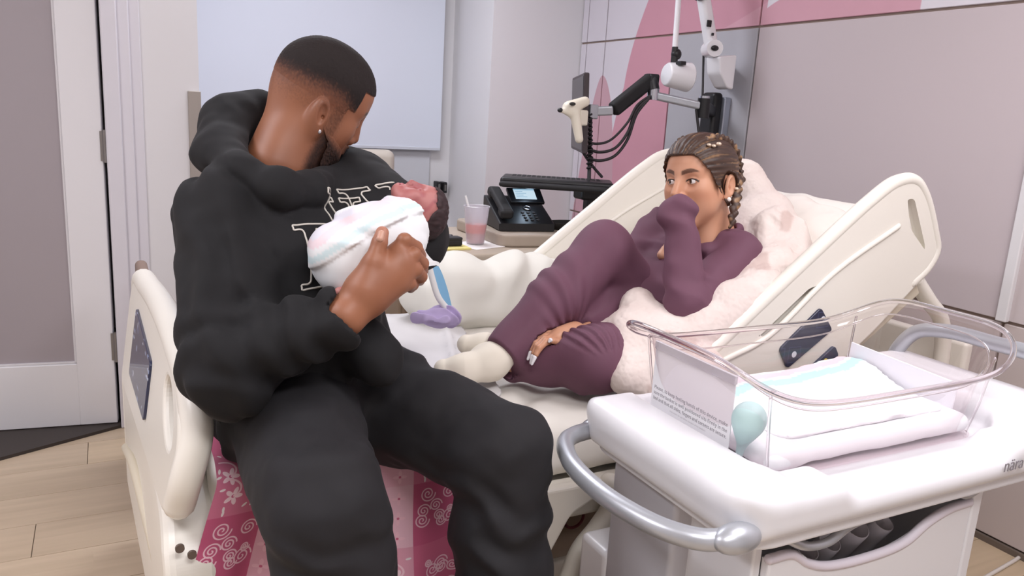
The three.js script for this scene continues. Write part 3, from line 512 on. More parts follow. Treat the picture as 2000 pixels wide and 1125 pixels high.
{ // pad, blanket and the things in the tub
  const wT = M.whiteMatt;
  const f = (x, y, z) => rbx(x, y, z, TC[0] + 0.008, 0.754, TC[1], 0.278, 0.018, 0.158, 0.017) - 0.003 * noise(x * 16, y * 16, z * 16) - 0.005 * sstep(-0.2, 0.5, noise(x * 6, 2, z * 6));
  tag(mk('bassinet_pad', nets(f, [0.96, 0.72, -1.25], [1.58, 0.82, -0.87], 0.0065), std('#f2f1f4', 0.8)), 'white padded mattress inside the clear tub', 'pad');
  const bands = [lin('#f0eef2'), lin('#bfe2e8'), lin('#efeef2'), lin('#f0d3da'), lin('#f2f1f4')];
  const g2 = (x, y, z) => { const y0 = 0.776 + 0.012 * sstep(-1.02, -1.18, z) + 0.02 * sstep(1.35, 1.55, x) * sstep(-1.0, -1.16, z) + 0.006 * noise(x * 12, 1, z * 12); return Math.max(Math.abs(y - y0) - 0.0045, rbx(x, 0, z, 1.295, 0, -1.075, 0.235, 1, 0.135, 0.03)); };
  const col = (x, y, z) => { const s = (z + 1.20) / 0.032 + 1.4 * noise(x * 6, 0, z * 6) + (x - 1.25) * 1.5; const on = s > 0 && s < 2 && z < -1.08; if (!on) return bands[0]; return s < 0.8 ? bands[3] : s < 1.1 ? bands[0] : bands[1]; };
  tag(mk('receiving_blanket', nets(g2, [1.0, 0.73, -1.25], [1.58, 0.86, -0.88], 0.006, col), std('#ffffff', 0.85, { vertexColors: true })), 'white receiving blanket with teal and pink stripe lining the tub', 'blanket');
  // folded corner standing at the head end
  const fold = thing('paper_liner', 'stiff white folded liner standing at the head end of the tub', 'liner', [0, 0, 0]);
  mk('sheet', barBox([1.535, 0.80, -1.20], [1.545, 0.785, -0.94], 0.004, 0.09, 0.001), std('#eeecf2', 0.75), fold);
  // instruction card
  const cardT = canvasTex(1024, 640, (x, W, H) => {
    x.fillStyle = '#f4f3f6'; x.fillRect(0, 0, W, H); x.fillStyle = '#8d8a90'; x.font = 'bold 42px sans-serif'; x.textAlign = 'center';
    x.fillText('Please, to keep feeling hands of this device, make', 512, 440, 960); x.fillText('sure the basket is well positioned sits firmly in the', 512, 492, 960); x.fillText('bed and that all sides, fingers and corners are secure.', 512, 544, 960);
    x.font = '20px sans-serif'; x.fillStyle = '#b0adb2'; x.fillText('instructions for use before transport of the newborn', 512, 582, 560);
  });
  const card = thing('instruction_card', 'white printed instruction card on the foot end of the tub', 'card', [0.961, 0.826, -1.082]);
  const cg = new RoundedBoxGeometry(0.228, 0.14, 0.002, 1, 0.0008); const cuv = cg.attributes.uv, cp = cg.attributes.position; for (let i = 0; i < cp.count; i++) cuv.setXY(i, cp.getX(i) / 0.228 + 0.5, cp.getY(i) / 0.14 + 0.5);
  cg.rotateY(-Math.PI / 2); mk('sheet', cg, std('#ffffff', 0.6, { map: cardT }), card); 
  mk('holder_strip', rbox(-0.004, 0.003, 0.055, 0.071, -0.114, 0.114, 0.001), phys('#f6f4f8', 0.2, { transmission: 0.5, thickness: 0 }), card);
  // bulb syringe
  const bs = thing('bulb_syringe', 'pale teal rubber bulb syringe leaning in the tub', 'bulb syringe', [0.978, 0.805, -0.948]);
  const prof = [[0, -0.085], [0.005, -0.083], [0.0065, -0.06], [0.010, -0.035], [0.020, -0.012], [0.028, 0.008], [0.030, 0.022], [0.027, 0.036], [0.018, 0.047], [0.008, 0.051], [0, 0.052]].map((p) => new THREE.Vector2(p[0], p[1]));
  const bg = new THREE.LatheGeometry(new THREE.SplineCurve(prof).getPoints(40).map((p) => new THREE.Vector2(Math.max(p.x, 0), p.y)), 28); bg.rotateX(0.28); bg.rotateZ(0.12); mk('bulb', bg, phys('#c0dedd', 0.5), bs);
}
{ // cabinet below
  const face = -0.84;
  mk('pedestal', rbox(0.885, 0.985, 0.08, 0.68, -1.2, -1.0, 0.012), std('#bdbbc0', 0.5), bas);
  mk('pedestal_cover', rbox(0.95, 1.0, 0.08, 0.68, -1.2, -0.89, 0.012), M.white, bas);
  mk('side_box', rbox(0.88, 0.985, 0.12, 0.445, -1.29, -1.19, 0.015), M.white, bas);
  mk('cabinet', join([rbox(0.925, 0.945, 0.08, 0.67, -1.19, face - 0.004, 0.005), rbox(1.485, 1.515, 0.08, 0.67, -1.19, face + 0.012, 0.006), rbox(0.93, 1.51, 0.08, 0.67, -1.2, -1.18, 0.005), rbox(0.93, 1.51, 0.08, 0.1, -1.19, face, 0.005), rbox(0.93, 1.51, 0.40, 0.415, -1.19, face - 0.01, 0.003)]), M.white, bas);
  const fr = new THREE.Shape(); fr.moveTo(0.945, 0.10); fr.lineTo(0.945, 0.622); fr.lineTo(1.0, 0.622); fr.bezierCurveTo(1.045, 0.622, 1.04, 0.582, 1.09, 0.577); fr.bezierCurveTo(1.2, 0.566, 1.27, 0.566, 1.33, 0.59); fr.bezierCurveTo(1.38, 0.615, 1.39, 0.622, 1.43, 0.624); fr.lineTo(1.482, 0.626); fr.lineTo(1.482, 0.10); fr.closePath();
  const dg = extrude(fr, 0.02, 0.005); dg.translate(0, 0, face - 0.008); const dr = mk('drawer', dg, M.white, bas);
  const lip = [[0.95, 0.622], [1.0, 0.62], [1.04, 0.595], [1.09, 0.577], [1.2, 0.569], [1.3, 0.578], [1.36, 0.607], [1.42, 0.623], [1.48, 0.626]].map((p) => [p[0], p[1], face + 0.006]);
  mk('drawer_lip', tube(lip, 0.009, 60, 10), std('#dcd4dc', 0.4), dr);
  mk('rail', tube([[0.98, 0.655, face + 0.01], [1.02, 0.637, face + 0.016], [1.07, 0.634, face + 0.018], [1.13, 0.657, face + 0.018], [1.40, 0.668, face + 0.018], [1.45, 0.652, face + 0.016], [1.51, 0.66, face + 0.01]], 0.008, 60, 10), M.silver, bas);
  for (const [x, z] of [[0.88, -1.2], [0.88, -0.87], [1.48, -1.17], [1.48, -0.87]]) mk('caster', (() => { const g = new THREE.CylinderGeometry(0.04, 0.04, 0.025, 20); g.rotateX(Math.PI / 2); g.translate(x, 0.04, z); return g; })(), M.dark, bas);
  [[1.09, 0.586, -0.875, 0], [1.15, 0.588, -0.878, 1], [1.225, 0.60, -0.885, 2], [1.295, 0.598, -0.88, 3]].forEach(([x, y, z, i]) => {
    const t = thing('tube_roll', ['leftmost hollow white roll peeking out of the bassinet drawer', 'second white roll from the left in the bassinet drawer', 'largest and tallest white roll in the bassinet drawer', 'rightmost white roll in the bassinet drawer'][i], 'roll', [x, y, z], 'rolls in the bassinet drawer');
    const p = [[0.016, -0.11], [0.020, -0.11], [0.0215, 0.0], [0.0185, 0.0], [0.016, -0.11]].map((q) => new THREE.Vector2(...q)); const g = new THREE.LatheGeometry(p, 24); g.scale(i === 2 ? 1.25 : 1, 1, i === 2 ? 1.25 : 1); g.rotateX(0.5); mk('wall', g, std('#ddd8dc', 0.6), t);
  });
  const logo = new TextGeometry('nära', { font: fontR, size: 0.022, depth: 0.0012, curveSegments: 4 }); logo.translate(1.475, 0.715, -0.781); mk('logo', logo, std('#8f8a90', 0.6), bas);
}

// ---------- bedside cabinet and what stands on it ----------
const NT = 0.815;                                     // top of the bedside cabinet
{
  const wood = std('#8f7a66', 0.5), top = std('#b3a595', 0.45);
  const n = thing('bedside_cabinet', 'brown bedside cabinet with rounded worktop beyond the bed', 'cabinet', [0, 0, 0]);
  const sh = roundPoly([[0.9, 2.55, 0.04], [1.62, 2.55, 0.10], [1.78, 2.75, 0.12], [1.78, 3.2, 0.02], [0.9, 3.2, 0.02]], 0.03);
  const g = extrude(sh, 0.045, 0.012); g.rotateX(-Math.PI / 2); g.translate(0, NT - 0.045, 0); mk('worktop', g, top, n);
  mk('body', rbox(0.92, 1.72, 0.06, NT - 0.04, -3.18, -2.62, 0.01), wood, n);
  for (const y of [0.1, 0.33, 0.56]) { const d = mk('drawer', rbox(0.93, 1.71, y, y + 0.205, -2.63, -2.60, 0.006), std('#86715e', 0.5), n); mk('handle', rbox(1.2, 1.44, y + 0.15, y + 0.165, -2.60, -2.585, 0.004), M.silver, d); }
  mk('riser', (() => { const s = roundPoly([[1.34, 2.66, 0.06], [1.66, 2.62, 0.12], [1.77, 2.78, 0.1], [1.77, 3.12, 0.03], [1.34, 3.12, 0.03]], 0.04); const q = extrude(s, 0.05, 0.01); q.rotateX(-Math.PI / 2); q.translate(0, NT, 0); return q; })(), std('#a89a8c', 0.5), n);
}
{ // cup with pink drink
  const c = thing('plastic_cup', 'translucent plastic cup half full of pink drink with white straw', 'cup', [1.265, NT + 0.004, -2.74]);
  const out = [[0.0, 0], [0.033, 0], [0.035, 0.004], [0.049, 0.142], [0.052, 0.146], [0.051, 0.148], [0.0475, 0.144], [0.034, 0.006], [0, 0.004]].map((p) => new THREE.Vector2(...p));
  mk('wall', new THREE.LatheGeometry(out, 40), phys('#f3f1f6', 0.35, { transmission: 0.75, thickness: 0 }), c);
  const dr = [[0, 0.006], [0.0335, 0.006], [0.0415, 0.078], [0, 0.078]].map((p) => new THREE.Vector2(...p));
  mk('drink', new THREE.LatheGeometry(dr, 40), phys('#dd6a62', 0.3), c);
  mk('straw', rod([0.0, 0.02, 0.02], [-0.045, 0.185, -0.01], 0.0045), std('#f2f1f2', 0.5), c);
}
{
  const nap = thing('paper_napkin', 'white paper napkin under the plastic cup', 'napkin', [1.285, NT, -2.73]);
  const g = new RoundedBoxGeometry(0.2, 0.003, 0.16, 1, 0.001); g.rotateY(0.35); g.translate(0, 0.0015, 0); mk('sheet', g, std('#eeeae8', 0.9), nap);
  const ph = thing('smartphone', 'black smartphone lying beside the cup', 'phone', [1.12, NT + 0.018, -2.82]); const pg = new RoundedBoxGeometry(0.075, 0.009, 0.15, 2, 0.004); pg.rotateY(1.1); pg.rotateZ(0.08); mk('case', pg, M.black, ph); const scg = new RoundedBoxGeometry(0.068, 0.001, 0.14, 1, 0.0004); scg.rotateY(1.1); scg.rotateZ(0.08); scg.translate(0, 0.005, 0); mk('screen', scg, phys('#3a3638', 0.15), ph);
  const cs = thing('small_case', 'small black case in front of the smartphone', 'case', [1.145, NT + 0.008, -2.69]); mk('case_body', rbox(-0.035, 0.035, 0, 0.026, -0.025, 0.025, 0.008), M.blackMatt, cs); mk('case_lid', rbox(-0.035, 0.035, 0.022, 0.034, -0.025, 0.025, 0.005), M.black, cs);
  const nb = thing('yellow_notepad', 'thin yellow notepad under the small black case', 'notepad', [1.11, NT, -2.68]); mk('pages', rbox(-0.09, 0.09, 0, 0.008, -0.05, 0.05, 0.002), std('#e3d68a', 0.8), nb);
}
{ // desk phone
  const b = thing('desk_phone', 'black desk telephone with lit display on the bedside cabinet', 'telephone', [1.50, NT + 0.052, -2.84]);
  b.rotation.y = -0.15;
  const wedge = new THREE.Shape([[-0.12, 0], [0.12, 0], [0.12, 0.03], [-0.10, 0.115], [-0.12, 0.115]].map((p) => new THREE.Vector2(...p)));   // side profile: low at the front
  const wg = extrude(wedge, 0.235, 0.006); wg.rotateY(-Math.PI / 2); wg.translate(0.1175, 0, 0);
  mk('housing', wg, M.black, b);
  const tilt = Math.atan2(0.085, 0.22), onTop = (g, x, s, up) => { g.rotateX(tilt); const z = 0.12 - s * Math.cos(tilt), y = 0.03 + s * Math.sin(tilt); g.translate(x, y + up * Math.cos(tilt), z + up * Math.sin(tilt)); return g; };
  mk('handset', (() => { const g = [new RoundedBoxGeometry(0.05, 0.028, 0.21, 3, 0.012)]; const e1 = new RoundedBoxGeometry(0.055, 0.04, 0.055, 3, 0.014); e1.translate(0, -0.008, 0.085); const e2 = e1.clone(); e2.translate(0, 0, -0.17); const m = join([...g, e1, e2]); return onTop(m, -0.085, 0.125, 0.036); })(), M.blackMatt, b);
  const sc = new RoundedBoxGeometry(0.15, 0.014, 0.09, 2, 0.004); sc.rotateX(0.25); onTop(sc, 0.045, 0.195, 0.022); const bez = mk('display_bezel', sc, M.black, b);
  const dT = canvasTex(256, 160, (x) => { x.fillStyle = '#cfe6f4'; x.fillRect(0, 0, 256, 160); x.fillStyle = '#9cc4de'; x.fillRect(0, 0, 256, 22); x.fillStyle = '#7ba9c8'; for (let i = 0; i < 4; i++) x.fillRect(16, 40 + i * 28, 90 + (i % 2) * 40, 8); });
  const dg = new THREE.BoxGeometry(0.092, 0.002, 0.062); dg.rotateX(0.25); onTop(dg, 0.042, 0.197, 0.0305); mk('screen', dg, std('#202020', 0.3, { emissive: new THREE.Color('#ffffff'), emissiveMap: dT, emissiveIntensity: 0.9 }), bez);
  const sl = new THREE.PointLight('#cfe6ff', 0.02, 1.0); sl.position.set(0.045, 0.15, 0.0); sl.castShadow = true; b.add(sl);
  const nav = new THREE.TorusGeometry(0.014, 0.003, 8, 24); nav.rotateX(Math.PI / 2); onTop(nav, 0.035, 0.125, 0.004); mk('navigation_ring', nav, M.chrome, b);
  const kg = new RoundedBoxGeometry(0.013, 0.005, 0.009, 1, 0.002);
  for (let i = 0; i < 3; i++) for (let j = 0; j < 4; j++) { const g = kg.clone(); onTop(g, 0.005 + i * 0.024, 0.03 + j * 0.02, 0.002); mk('key', g, std('#3a3a3e', 0.5), b); }
}
{ // low dark tray beside the phone
  const t = thing('dark_tray', 'small dark oval dish beside the telephone', 'dish', [1.69, NT + 0.05, -2.78]);
  const p = [[0, 0.0], [0.06, 0.0], [0.075, 0.03], [0.070, 0.03], [0.056, 0.006], [0, 0.006]].map((q) => new THREE.Vector2(...q)); const g = new THREE.LatheGeometry(p, 30); g.scale(1.2, 1, 0.7); mk('bowl', g, M.dark, t);
}
// ---------- wall track, monitor arm, keyboard tray ----------
{
  const W = thing('monitor_arm', 'black and silver wall arm carrying a thin monitor and keyboard tray', 'monitor arm', [0, 0, 0]);
  const zT = -2.915;
  const tr = mk('wall_track', rbox(XH - 0.05, XH - 0.012, 0.7, 1.45, zT - 0.03, zT + 0.05, 0.006), std('#a9aebb', 0.35, { metalness: 0.5 }), W);
  mk('mount_plate', rbox(XH - 0.10, XH - 0.045, 1.19, 1.47, zT - 0.06, zT + 0.035, 0.018), M.black, W);
  const sh = [2.348, 1.399, -2.767], el = [2.14, 1.434, -2.862], et = [2.133, 1.494, -2.881], lo = [1.945, 1.358, -2.876], mo = [1.844, 1.348, -2.903];
  mk('shoulder', join([rod(add(sh, [0, -0.05, 0]), add(sh, [0, 0.035, 0]), 0.028), barBox(sh, [XH - 0.07, sh[1] - 0.02, zT - 0.01], 0.05, 0.05, 0.012)]), M.black, W);
  mk('shoulder_cap', rod(add(sh, [0, -0.005, 0]), add(sh, [0, 0.045, 0]), 0.024), M.chrome, W);
  mk('lower_arm', barBox(sh, el, 0.034, 0.036, 0.01), M.silver, W);
  mk('elbow', join([rod(add(el, [0, -0.02, 0]), add(el, [0, 0.03, 0]), 0.026)]), M.chrome, W);
  mk('elbow_joint', join([rod(add(el, [0, 0.02, 0]), add(et, [0, 0.02, 0]), 0.028), rbox(et[0] - 0.02, et[0] + 0.03, et[1] - 0.03, et[1] + 0.03, et[2] - 0.03, et[2] + 0.03, 0.01)]), M.black, W);
  mk('upper_arm', barBox(add(et, [0.01, 0.012, 0]), lo, 0.05, 0.062, 0.016), M.blackMatt, W);
  mk('tilt_bracket', join([barBox(lo, mo, 0.035, 0.04, 0.008), rbox(mo[0] - 0.012, mo[0] + 0.03, mo[1] - 0.03, mo[1] + 0.03, mo[2] - 0.03, mo[2] + 0.03, 0.006)]), M.silver, W);
  // monitor seen nearly edge-on
  const mc = [1.808, 1.337, -2.919];
  const mg = new RoundedBoxGeometry(0.5, 0.315, 0.022, 3, 0.006); const ax = [-0.44, 0, 0.898], nx = [-0.898, 0, -0.44];
  const mon = mk('monitor', orient(mg, ax, [-0.05, 0.998, -0.02], nx, mc), std('#3a3033', 0.5), W);
  const scr = new RoundedBoxGeometry(0.48, 0.29, 0.002, 1, 0.0008); scr.translate(0, 0, 0.0115); mk('screen', orient(scr, ax, [-0.05, 0.998, -0.02], nx, mc), phys('#2c2628', 0.35), mon);
  // post down to keyboard tray
  const kp = [1.794, 1.025, -2.779];
  mk('drop_post', rod(add(mo, [0.01, -0.02, 0]), add(kp, [0, 0.0, 0]), 0.008), M.black, W);
  const kc = [1.657, 1.05, -2.811];
  const kt = new RoundedBoxGeometry(0.46, 0.042, 0.2, 3, 0.014); const kx = [0.86, 0.0, 0.51];
  const tray = mk('keyboard_tray', orient(kt, kx, [0, 1, 0], [-0.51, 0, 0.86], kc), M.black, W);
  const pr = new RoundedBoxGeometry(0.46, 0.02, 0.05, 3, 0.009); pr.translate(0, -0.005, 0.12); mk('palm_rest', orient(pr, kx, [0, 1, 0], [-0.51, 0, 0.86], kc), M.blackMatt, tray);
  const kbx = new RoundedBoxGeometry(0.016, 0.005, 0.016, 1, 0.0015);
  for (let i = 0; i < 18; i++) for (let j = 0; j < 5; j++) { const g = kbx.clone(); g.translate(-0.18 + i * 0.0205, 0.0195, -0.07 + j * 0.0205); mk('key', orient(g, kx, [0, 1, 0], [-0.51, 0, 0.86], kc), M.blackMatt, tray); }
  mk('tray_bracket', join([rbox(kp[0] - 0.06, kp[0] + 0.10, kp[1] - 0.035, kp[1] + 0.015, kp[2] - 0.03, kp[2] + 0.05, 0.012), rbox(kp[0] - 0.02, kp[0] + 0.02, kp[1] - 0.09, kp[1] - 0.03, kp[2] - 0.01, kp[2] + 0.03, 0.008)]), M.black, W);
  // cables looping under the arm
  const cab = (pts, r) => mk('cable', tube(pts, r, 60, 8), M.cable, W);
  cab([[2.101, 1.428, -2.835], [2.048, 1.388, -2.841], [1.993, 1.31, -2.827], [1.915, 1.231, -2.837], [1.86, 1.216, -2.85], [1.828, 1.22, -2.868]], 0.0055);
  cab([[2.101, 1.423, -2.834], [2.043, 1.366, -2.838], [1.991, 1.268, -2.817], [1.933, 1.201, -2.819], [1.868, 1.182, -2.837], [1.823, 1.194, -2.864]], 0.0065);
  cab([[2.1, 1.419, -2.833], [2.044, 1.351, -2.834], [1.987, 1.235, -2.811], [1.931, 1.169, -2.812], [1.87, 1.147, -2.827], [1.828, 1.152, -2.851]], 0.0065);
  cab([[1.799, 1.193, -2.876], [1.819, 1.148, -2.843], [1.833, 1.113, -2.804], [1.845, 1.085, -2.767]], 0.006);
  cab([[2.319, 1.382, -2.778], [2.322, 1.328, -2.763], [2.325, 1.251, -2.742], [2.323, 1.131, -2.713]], 0.006);
  cab([[2.401, 1.641, -2.869], [2.393, 1.53, -2.845], [2.359, 1.428, -2.792]], 0.005);
  const coil = []; for (let i = 0; i <= 150; i++) { const t = i / 150, a = [1.827, 1.339, -2.875], b = [1.808, 1.113, -2.805], p = lerp(a, b, t); coil.push([p[0] + Math.cos(t * 80) * 0.012, p[1], p[2] + Math.sin(t * 80) * 0.012]); }
  mk('coiled_cable', new THREE.TubeGeometry(new THREE.CatmullRomCurve3(coil.map(v3)), 400, 0.0038, 6), M.cable, W);
}
{ // barcode scanner in its holder
  const s = thing('barcode_scanner', 'cream handheld barcode scanner hanging on the monitor', 'scanner', [0, 0, 0]);
  const A = [1.638, 1.35, -2.676], B = [1.633, 1.365, -2.683], E = [1.65, 1.238, -2.653], nose = [1.574, 1.344, -2.685], tail = [1.702, 1.389, -2.687];
  const f = (x, y, z) => { let d = cap(x, y, z, [1.617, 1.354, -2.689], [1.682, 1.382, -2.684], 0.028, 0.02); d = smin(d, cap(x, y, z, add(A, [0, -0.02, 0]), E, 0.021, 0.016), 0.02); d = smin(d, cap(x, y, z, [1.626, 1.334, -2.678], nose, 0.012, 0.008), 0.012); return d; };
  mk('body', nets(f, [A[0] - 0.2, A[1] - 0.22, A[2] - 0.15], [A[0] + 0.2, A[1] + 0.12, A[2] + 0.15], 0.005), phys('#e4dccb', 0.45), s);
  mk('trigger_tip', ell2(...nose, 0.011, 0.009, 0.011), M.black, s);
  mk('holder', join([rbox(A[0] + 0.012, A[0] + 0.05, A[1] - 0.06, A[1] + 0.0, A[2] - 0.02, A[2] + 0.02, 0.008)]), phys('#d8d0c0', 0.5), s);
  const wdw = new THREE.SphereGeometry(1, 16, 10); wdw.scale(0.014, 0.007, 0.007); wdw.translate(...add([1.607, 1.37, -2.651], [0, 0, 0])); mk('indicator', wdw, M.dark, s);
}
{ // white lamp on a rod
  const l = thing('examination_lamp', 'white cup-shaped lamp head on a vertical white rod', 'lamp', [0, 0, 0]);
  const hd = [2.198, 1.519, -2.783], joint = [2.193, 1.609, -2.808], top = [2.247, 1.972, -2.918];
  const axn = [0.97, -0.06, 0.15]; const prof = [[0, -0.055], [0.042, -0.055], [0.05, -0.045], [0.055, 0.0], [0.062, 0.055], [0.056, 0.062], [0, 0.062]].map((p) => new THREE.Vector2(...p));
  const g = new THREE.LatheGeometry(prof, 36); g.applyQuaternion(new THREE.Quaternion().setFromUnitVectors(new THREE.Vector3(0, 1, 0), v3(axn).normalize())); g.translate(...hd); mk('lamp_head', g, M.white, l);
  mk('clip', rbox(hd[0] - 0.03, hd[0] + 0.0, hd[1] + 0.042, hd[1] + 0.058, hd[2] + 0.02, hd[2] + 0.055, 0.003), M.black, l);
  mk('joint', join([rod(add(joint, [0.003, -0.05, 0]), add(joint, [0, 0.03, 0]), 0.016, 0.013), ell2(joint[0] + 0.01, joint[1], joint[2], 0.024, 0.024, 0.02)]), M.black, l);
  mk('rod', rod(joint, [top[0], CEIL, top[2]], 0.012), M.white, l);
  mk('ceiling_rose', rod([top[0], CEIL - 0.03, top[2]], [top[0], CEIL, top[2]], 0.06), M.white, l);
}
{ // white articulated arm above the wall track
  const l = thing('articulated_arm', 'white articulated equipment arm bolted above the wall track', 'arm', [0, 0, 0]);
  const bs = [2.436, 1.554, -2.794], j = [2.399, 1.648, -2.814], t = [2.341, 1.881, -2.845], far = [t[0] + 0.12, t[1] + 0.5, t[2] - 0.22];
  mk('bracket', (() => { const s = roundPoly([[-0.045, 0.06], [0.055, 0.075], [0.055, -0.075], [0.02, -0.07], [-0.03, -0.01]], 0.012); const g = extrude(s, 0.09, 0.008); g.translate(0, 0, -0.045); g.translate(...bs); return g; })(), M.white, l);
  mk('wall_bar', barBox(add(bs, [0.03, 0, 0]), [XH - 0.02, bs[1], -2.915], 0.06, 0.08, 0.01), M.white, l);
  mk('pivot', rod(add(j, [-0.02, 0, 0.045]), add(j, [0.02, 0, -0.045]), 0.036), M.white, l);
  mk('pivot_cap', ell2(j[0] - 0.022, j[1], j[2] + 0.046, 0.02, 0.012, 0.01), M.black, l);
  mk('lower_link', barBox(j, t, 0.05, 0.055, 0.018, [0, 0, 1]), M.white, l);
  const m1 = [2.346, 1.748, -2.786], m2 = [2.371, 1.706, -2.785];
  mk('badge', rbox(m1[0] - 0.012, m1[0] + 0.012, m1[1] - 0.014, m1[1] + 0.014, m1[2] - 0.004, m1[2] + 0.004, 0.003), M.black, l);
  mk('badge', rbox(m2[0] - 0.005, m2[0] + 0.005, m2[1] - 0.006, m2[1] + 0.006, m2[2] - 0.004, m2[2] + 0.004, 0.002), M.black, l);
  mk('knuckle', rod(add(t, [-0.03, -0.005, 0.03]), add(t, [0.01, 0.0, -0.03]), 0.034), M.dark, l);
  mk('upper_link', barBox(t, far, 0.05, 0.05, 0.018, [0, 0, 1]), M.white, l);
}
{ // white cord on the floor by the head wall
  tag(mk('power_cord', tube([[2.346, 0.006, -1.235], [2.46, 0.006, -1.249], [2.566, 0.006, -1.263], [2.753, 0.006, -1.296], [2.55, 0.006, -1.2]], 0.006, 50, 8), std('#d8d0ca', 0.5)), 'thin white cord lying on the floor by the head wall', 'cord');
}

// ---------- people ----------
const skinMat = (r = 0.5) => phys('#ffffff', r, { vertexColors: true, sheen: 0.15, sheenRoughness: 0.6, sheenColor: new THREE.Color('#ffd9c4') });
// head in its own axes: x = the person's left, y = up, z = where the face points; metres for an adult
function headField(o = {}) {
  const { jaw = 1, lids = 0.0055, neck, earOut = 0, baby = 0, nose = 1, tall = 0, flare = 0.1, zs = 1 } = o;
  return (x, y, z0) => {
    const ax = Math.abs(x), z = z0 > 0 ? z0 / zs : z0;
    let d = ell(x, y, z, 0, 0.046, -0.010, 0.0755, 0.084 + tall, 0.098);
    d = smin(d, ell(x, y, z, 0, 0.055, 0.028, 0.063, 0.062, 0.067), 0.03);
    if (!baby) d = smin(d, ell(x, y, z, 0, -0.022, 0.040, 0.057, 0.074, 0.050), 0.035);
    else d = smin(d, ell(x, y, z, 0, -0.012, 0.040, 0.062, 0.058, 0.048), 0.03);
    d = smin(d, cap(ax, y, z, [0.050 * jaw, -0.030, 0.006], [0.020 * jaw, baby ? -0.066 : -0.086, 0.062], 0.021, 0.019), 0.03);
    d = smin(d, sph(x, y, z, 0, baby ? -0.068 : -0.091, 0.073, 0.019), 0.022);
    d = smin(d, sph(ax, y, z, 0.042, baby ? -0.022 : -0.012, 0.058, 0.022), 0.03); d = smin(d, sph(ax, y, z, 0.036, -0.046, 0.044, 0.027), 0.03);
    d = smin(d, cap(ax, y, z, [0, 0.036, 0.086], [0.040, 0.038, 0.069], 0.0115), 0.016);
    d = smax(d, -sph(ax, y, z, 0.032, 0.012, 0.104, 0.021), 0.012);
    d = smin(d, cap(x, y, z, [0, 0.028, 0.092], [0, -0.018, 0.092 + 0.021 * nose], 0.0075, 0.0105), 0.012);
    d = smin(d, cap(x, y, z, [0, 0.02, 0.082], [0, -0.02, 0.093], 0.010, 0.014), 0.012);
    d = smin(d, sph(ax, y, z, 0.0115, -0.026, 0.092 + 0.008 * nose, 0.0085), 0.007);
    d = smax(d, -sph(ax, y, z, 0.0068, -0.0335, 0.1, 0.003), 0.003);
    d = smin(d, ell(x, y, z, 0, -0.056, 0.074, 0.028, 0.024, 0.020), 0.02);
    d = smin(d, cap(ax, y, z, [0, -0.0535, 0.0945], [0.021, -0.060, 0.083], 0.0055, 0.003), 0.005);
    d = smin(d, cap(ax, y, z, [0, -0.0680, 0.0915], [0.018, -0.0645, 0.082], 0.0068, 0.003), 0.006);
    d = smax(d, -cap(ax, y, z, [0, -0.0605, 0.102], [0.022, -0.0625, 0.091], 0.0016), 0.003);
    let lid = sph(ax, y, z, 0.032, 0.013, 0.0745, 0.0146);
    if (lids > 0) lid = smax(lid, -ell(ax, y, z, 0.032, 0.0128, 0.0895, 0.0146, lids, 0.012), 0.0015);
    d = smin(d, lid, 0.005);
    if (lids > 0) d = smax(d, -ell(ax, y, z, 0.032, 0.0128, 0.0925, 0.0142, lids * 0.95, 0.012), 0.0015);
    // ear: a dished oval standing off the head
    const ex = (ax - 0.0800 - earOut) + flare * (z + 0.004), ey = y + 0.001, ez = z + 0.010 + 0.16 * y;
    let ear = ell(ex, ey, ez, 0, 0, 0, 0.0105, 0.0310, 0.0165);
    ear = smin(ear, ell(ex, ey, ez, -0.003, -0.028, 0.006, 0.006, 0.010, 0.008), 0.008);
    ear = smax(ear, -ell(ex, ey, ez, 0.011, 0.0015, 0.002, 0.0105, 0.0225, 0.0105), 0.004);
    ear = smax(ear, -sph(ex, ey, ez, 0.002, -0.004, 0.005, 0.0065), 0.003);
    ear = smin(ear, cap(ex, ey, ez, [0.001, 0.012, -0.006], [0.001, -0.012, -0.004], 0.003), 0.004);
    d = smin(d, ear, 0.0025);
    if (neck) for (const n of neck) d = smin(d, cap(x, y, z, n[0], n[1], n[2], n[3]), n[4] ?? 0.035);
    return d;
  };
}
const frame = (X, Y, Z, c, s) => ({ X, Y, Z, c, s, m: new THREE.Matrix4().makeBasis(v3(mul(X, s)), v3(mul(Y, s)), v3(mul(Z, s))).setPosition(...c), loc: (p) => { const q = sub(p, c); return [(q[0] * X[0] + q[1] * X[1] + q[2] * X[2]) / s, (q[0] * Y[0] + q[1] * Y[1] + q[2] * Y[2]) / s, (q[0] * Z[0] + q[1] * Z[1] + q[2] * Z[2]) / s]; }, out: (p) => add(c, mul(add(add(mul(X, p[0]), mul(Y, p[1])), mul(Z, p[2])), s)) });
const bounds = (list, pad) => { const lo = [9, 9, 9], hi = [-9, -9, -9]; for (const b of list) for (const p of [b[0], b[1]]) for (let k = 0; k < 3; k++) { lo[k] = Math.min(lo[k], p[k] - b[2] - pad); hi[k] = Math.max(hi[k], p[k] + (b[3] ?? b[2]) + pad); } return [lo, hi]; };
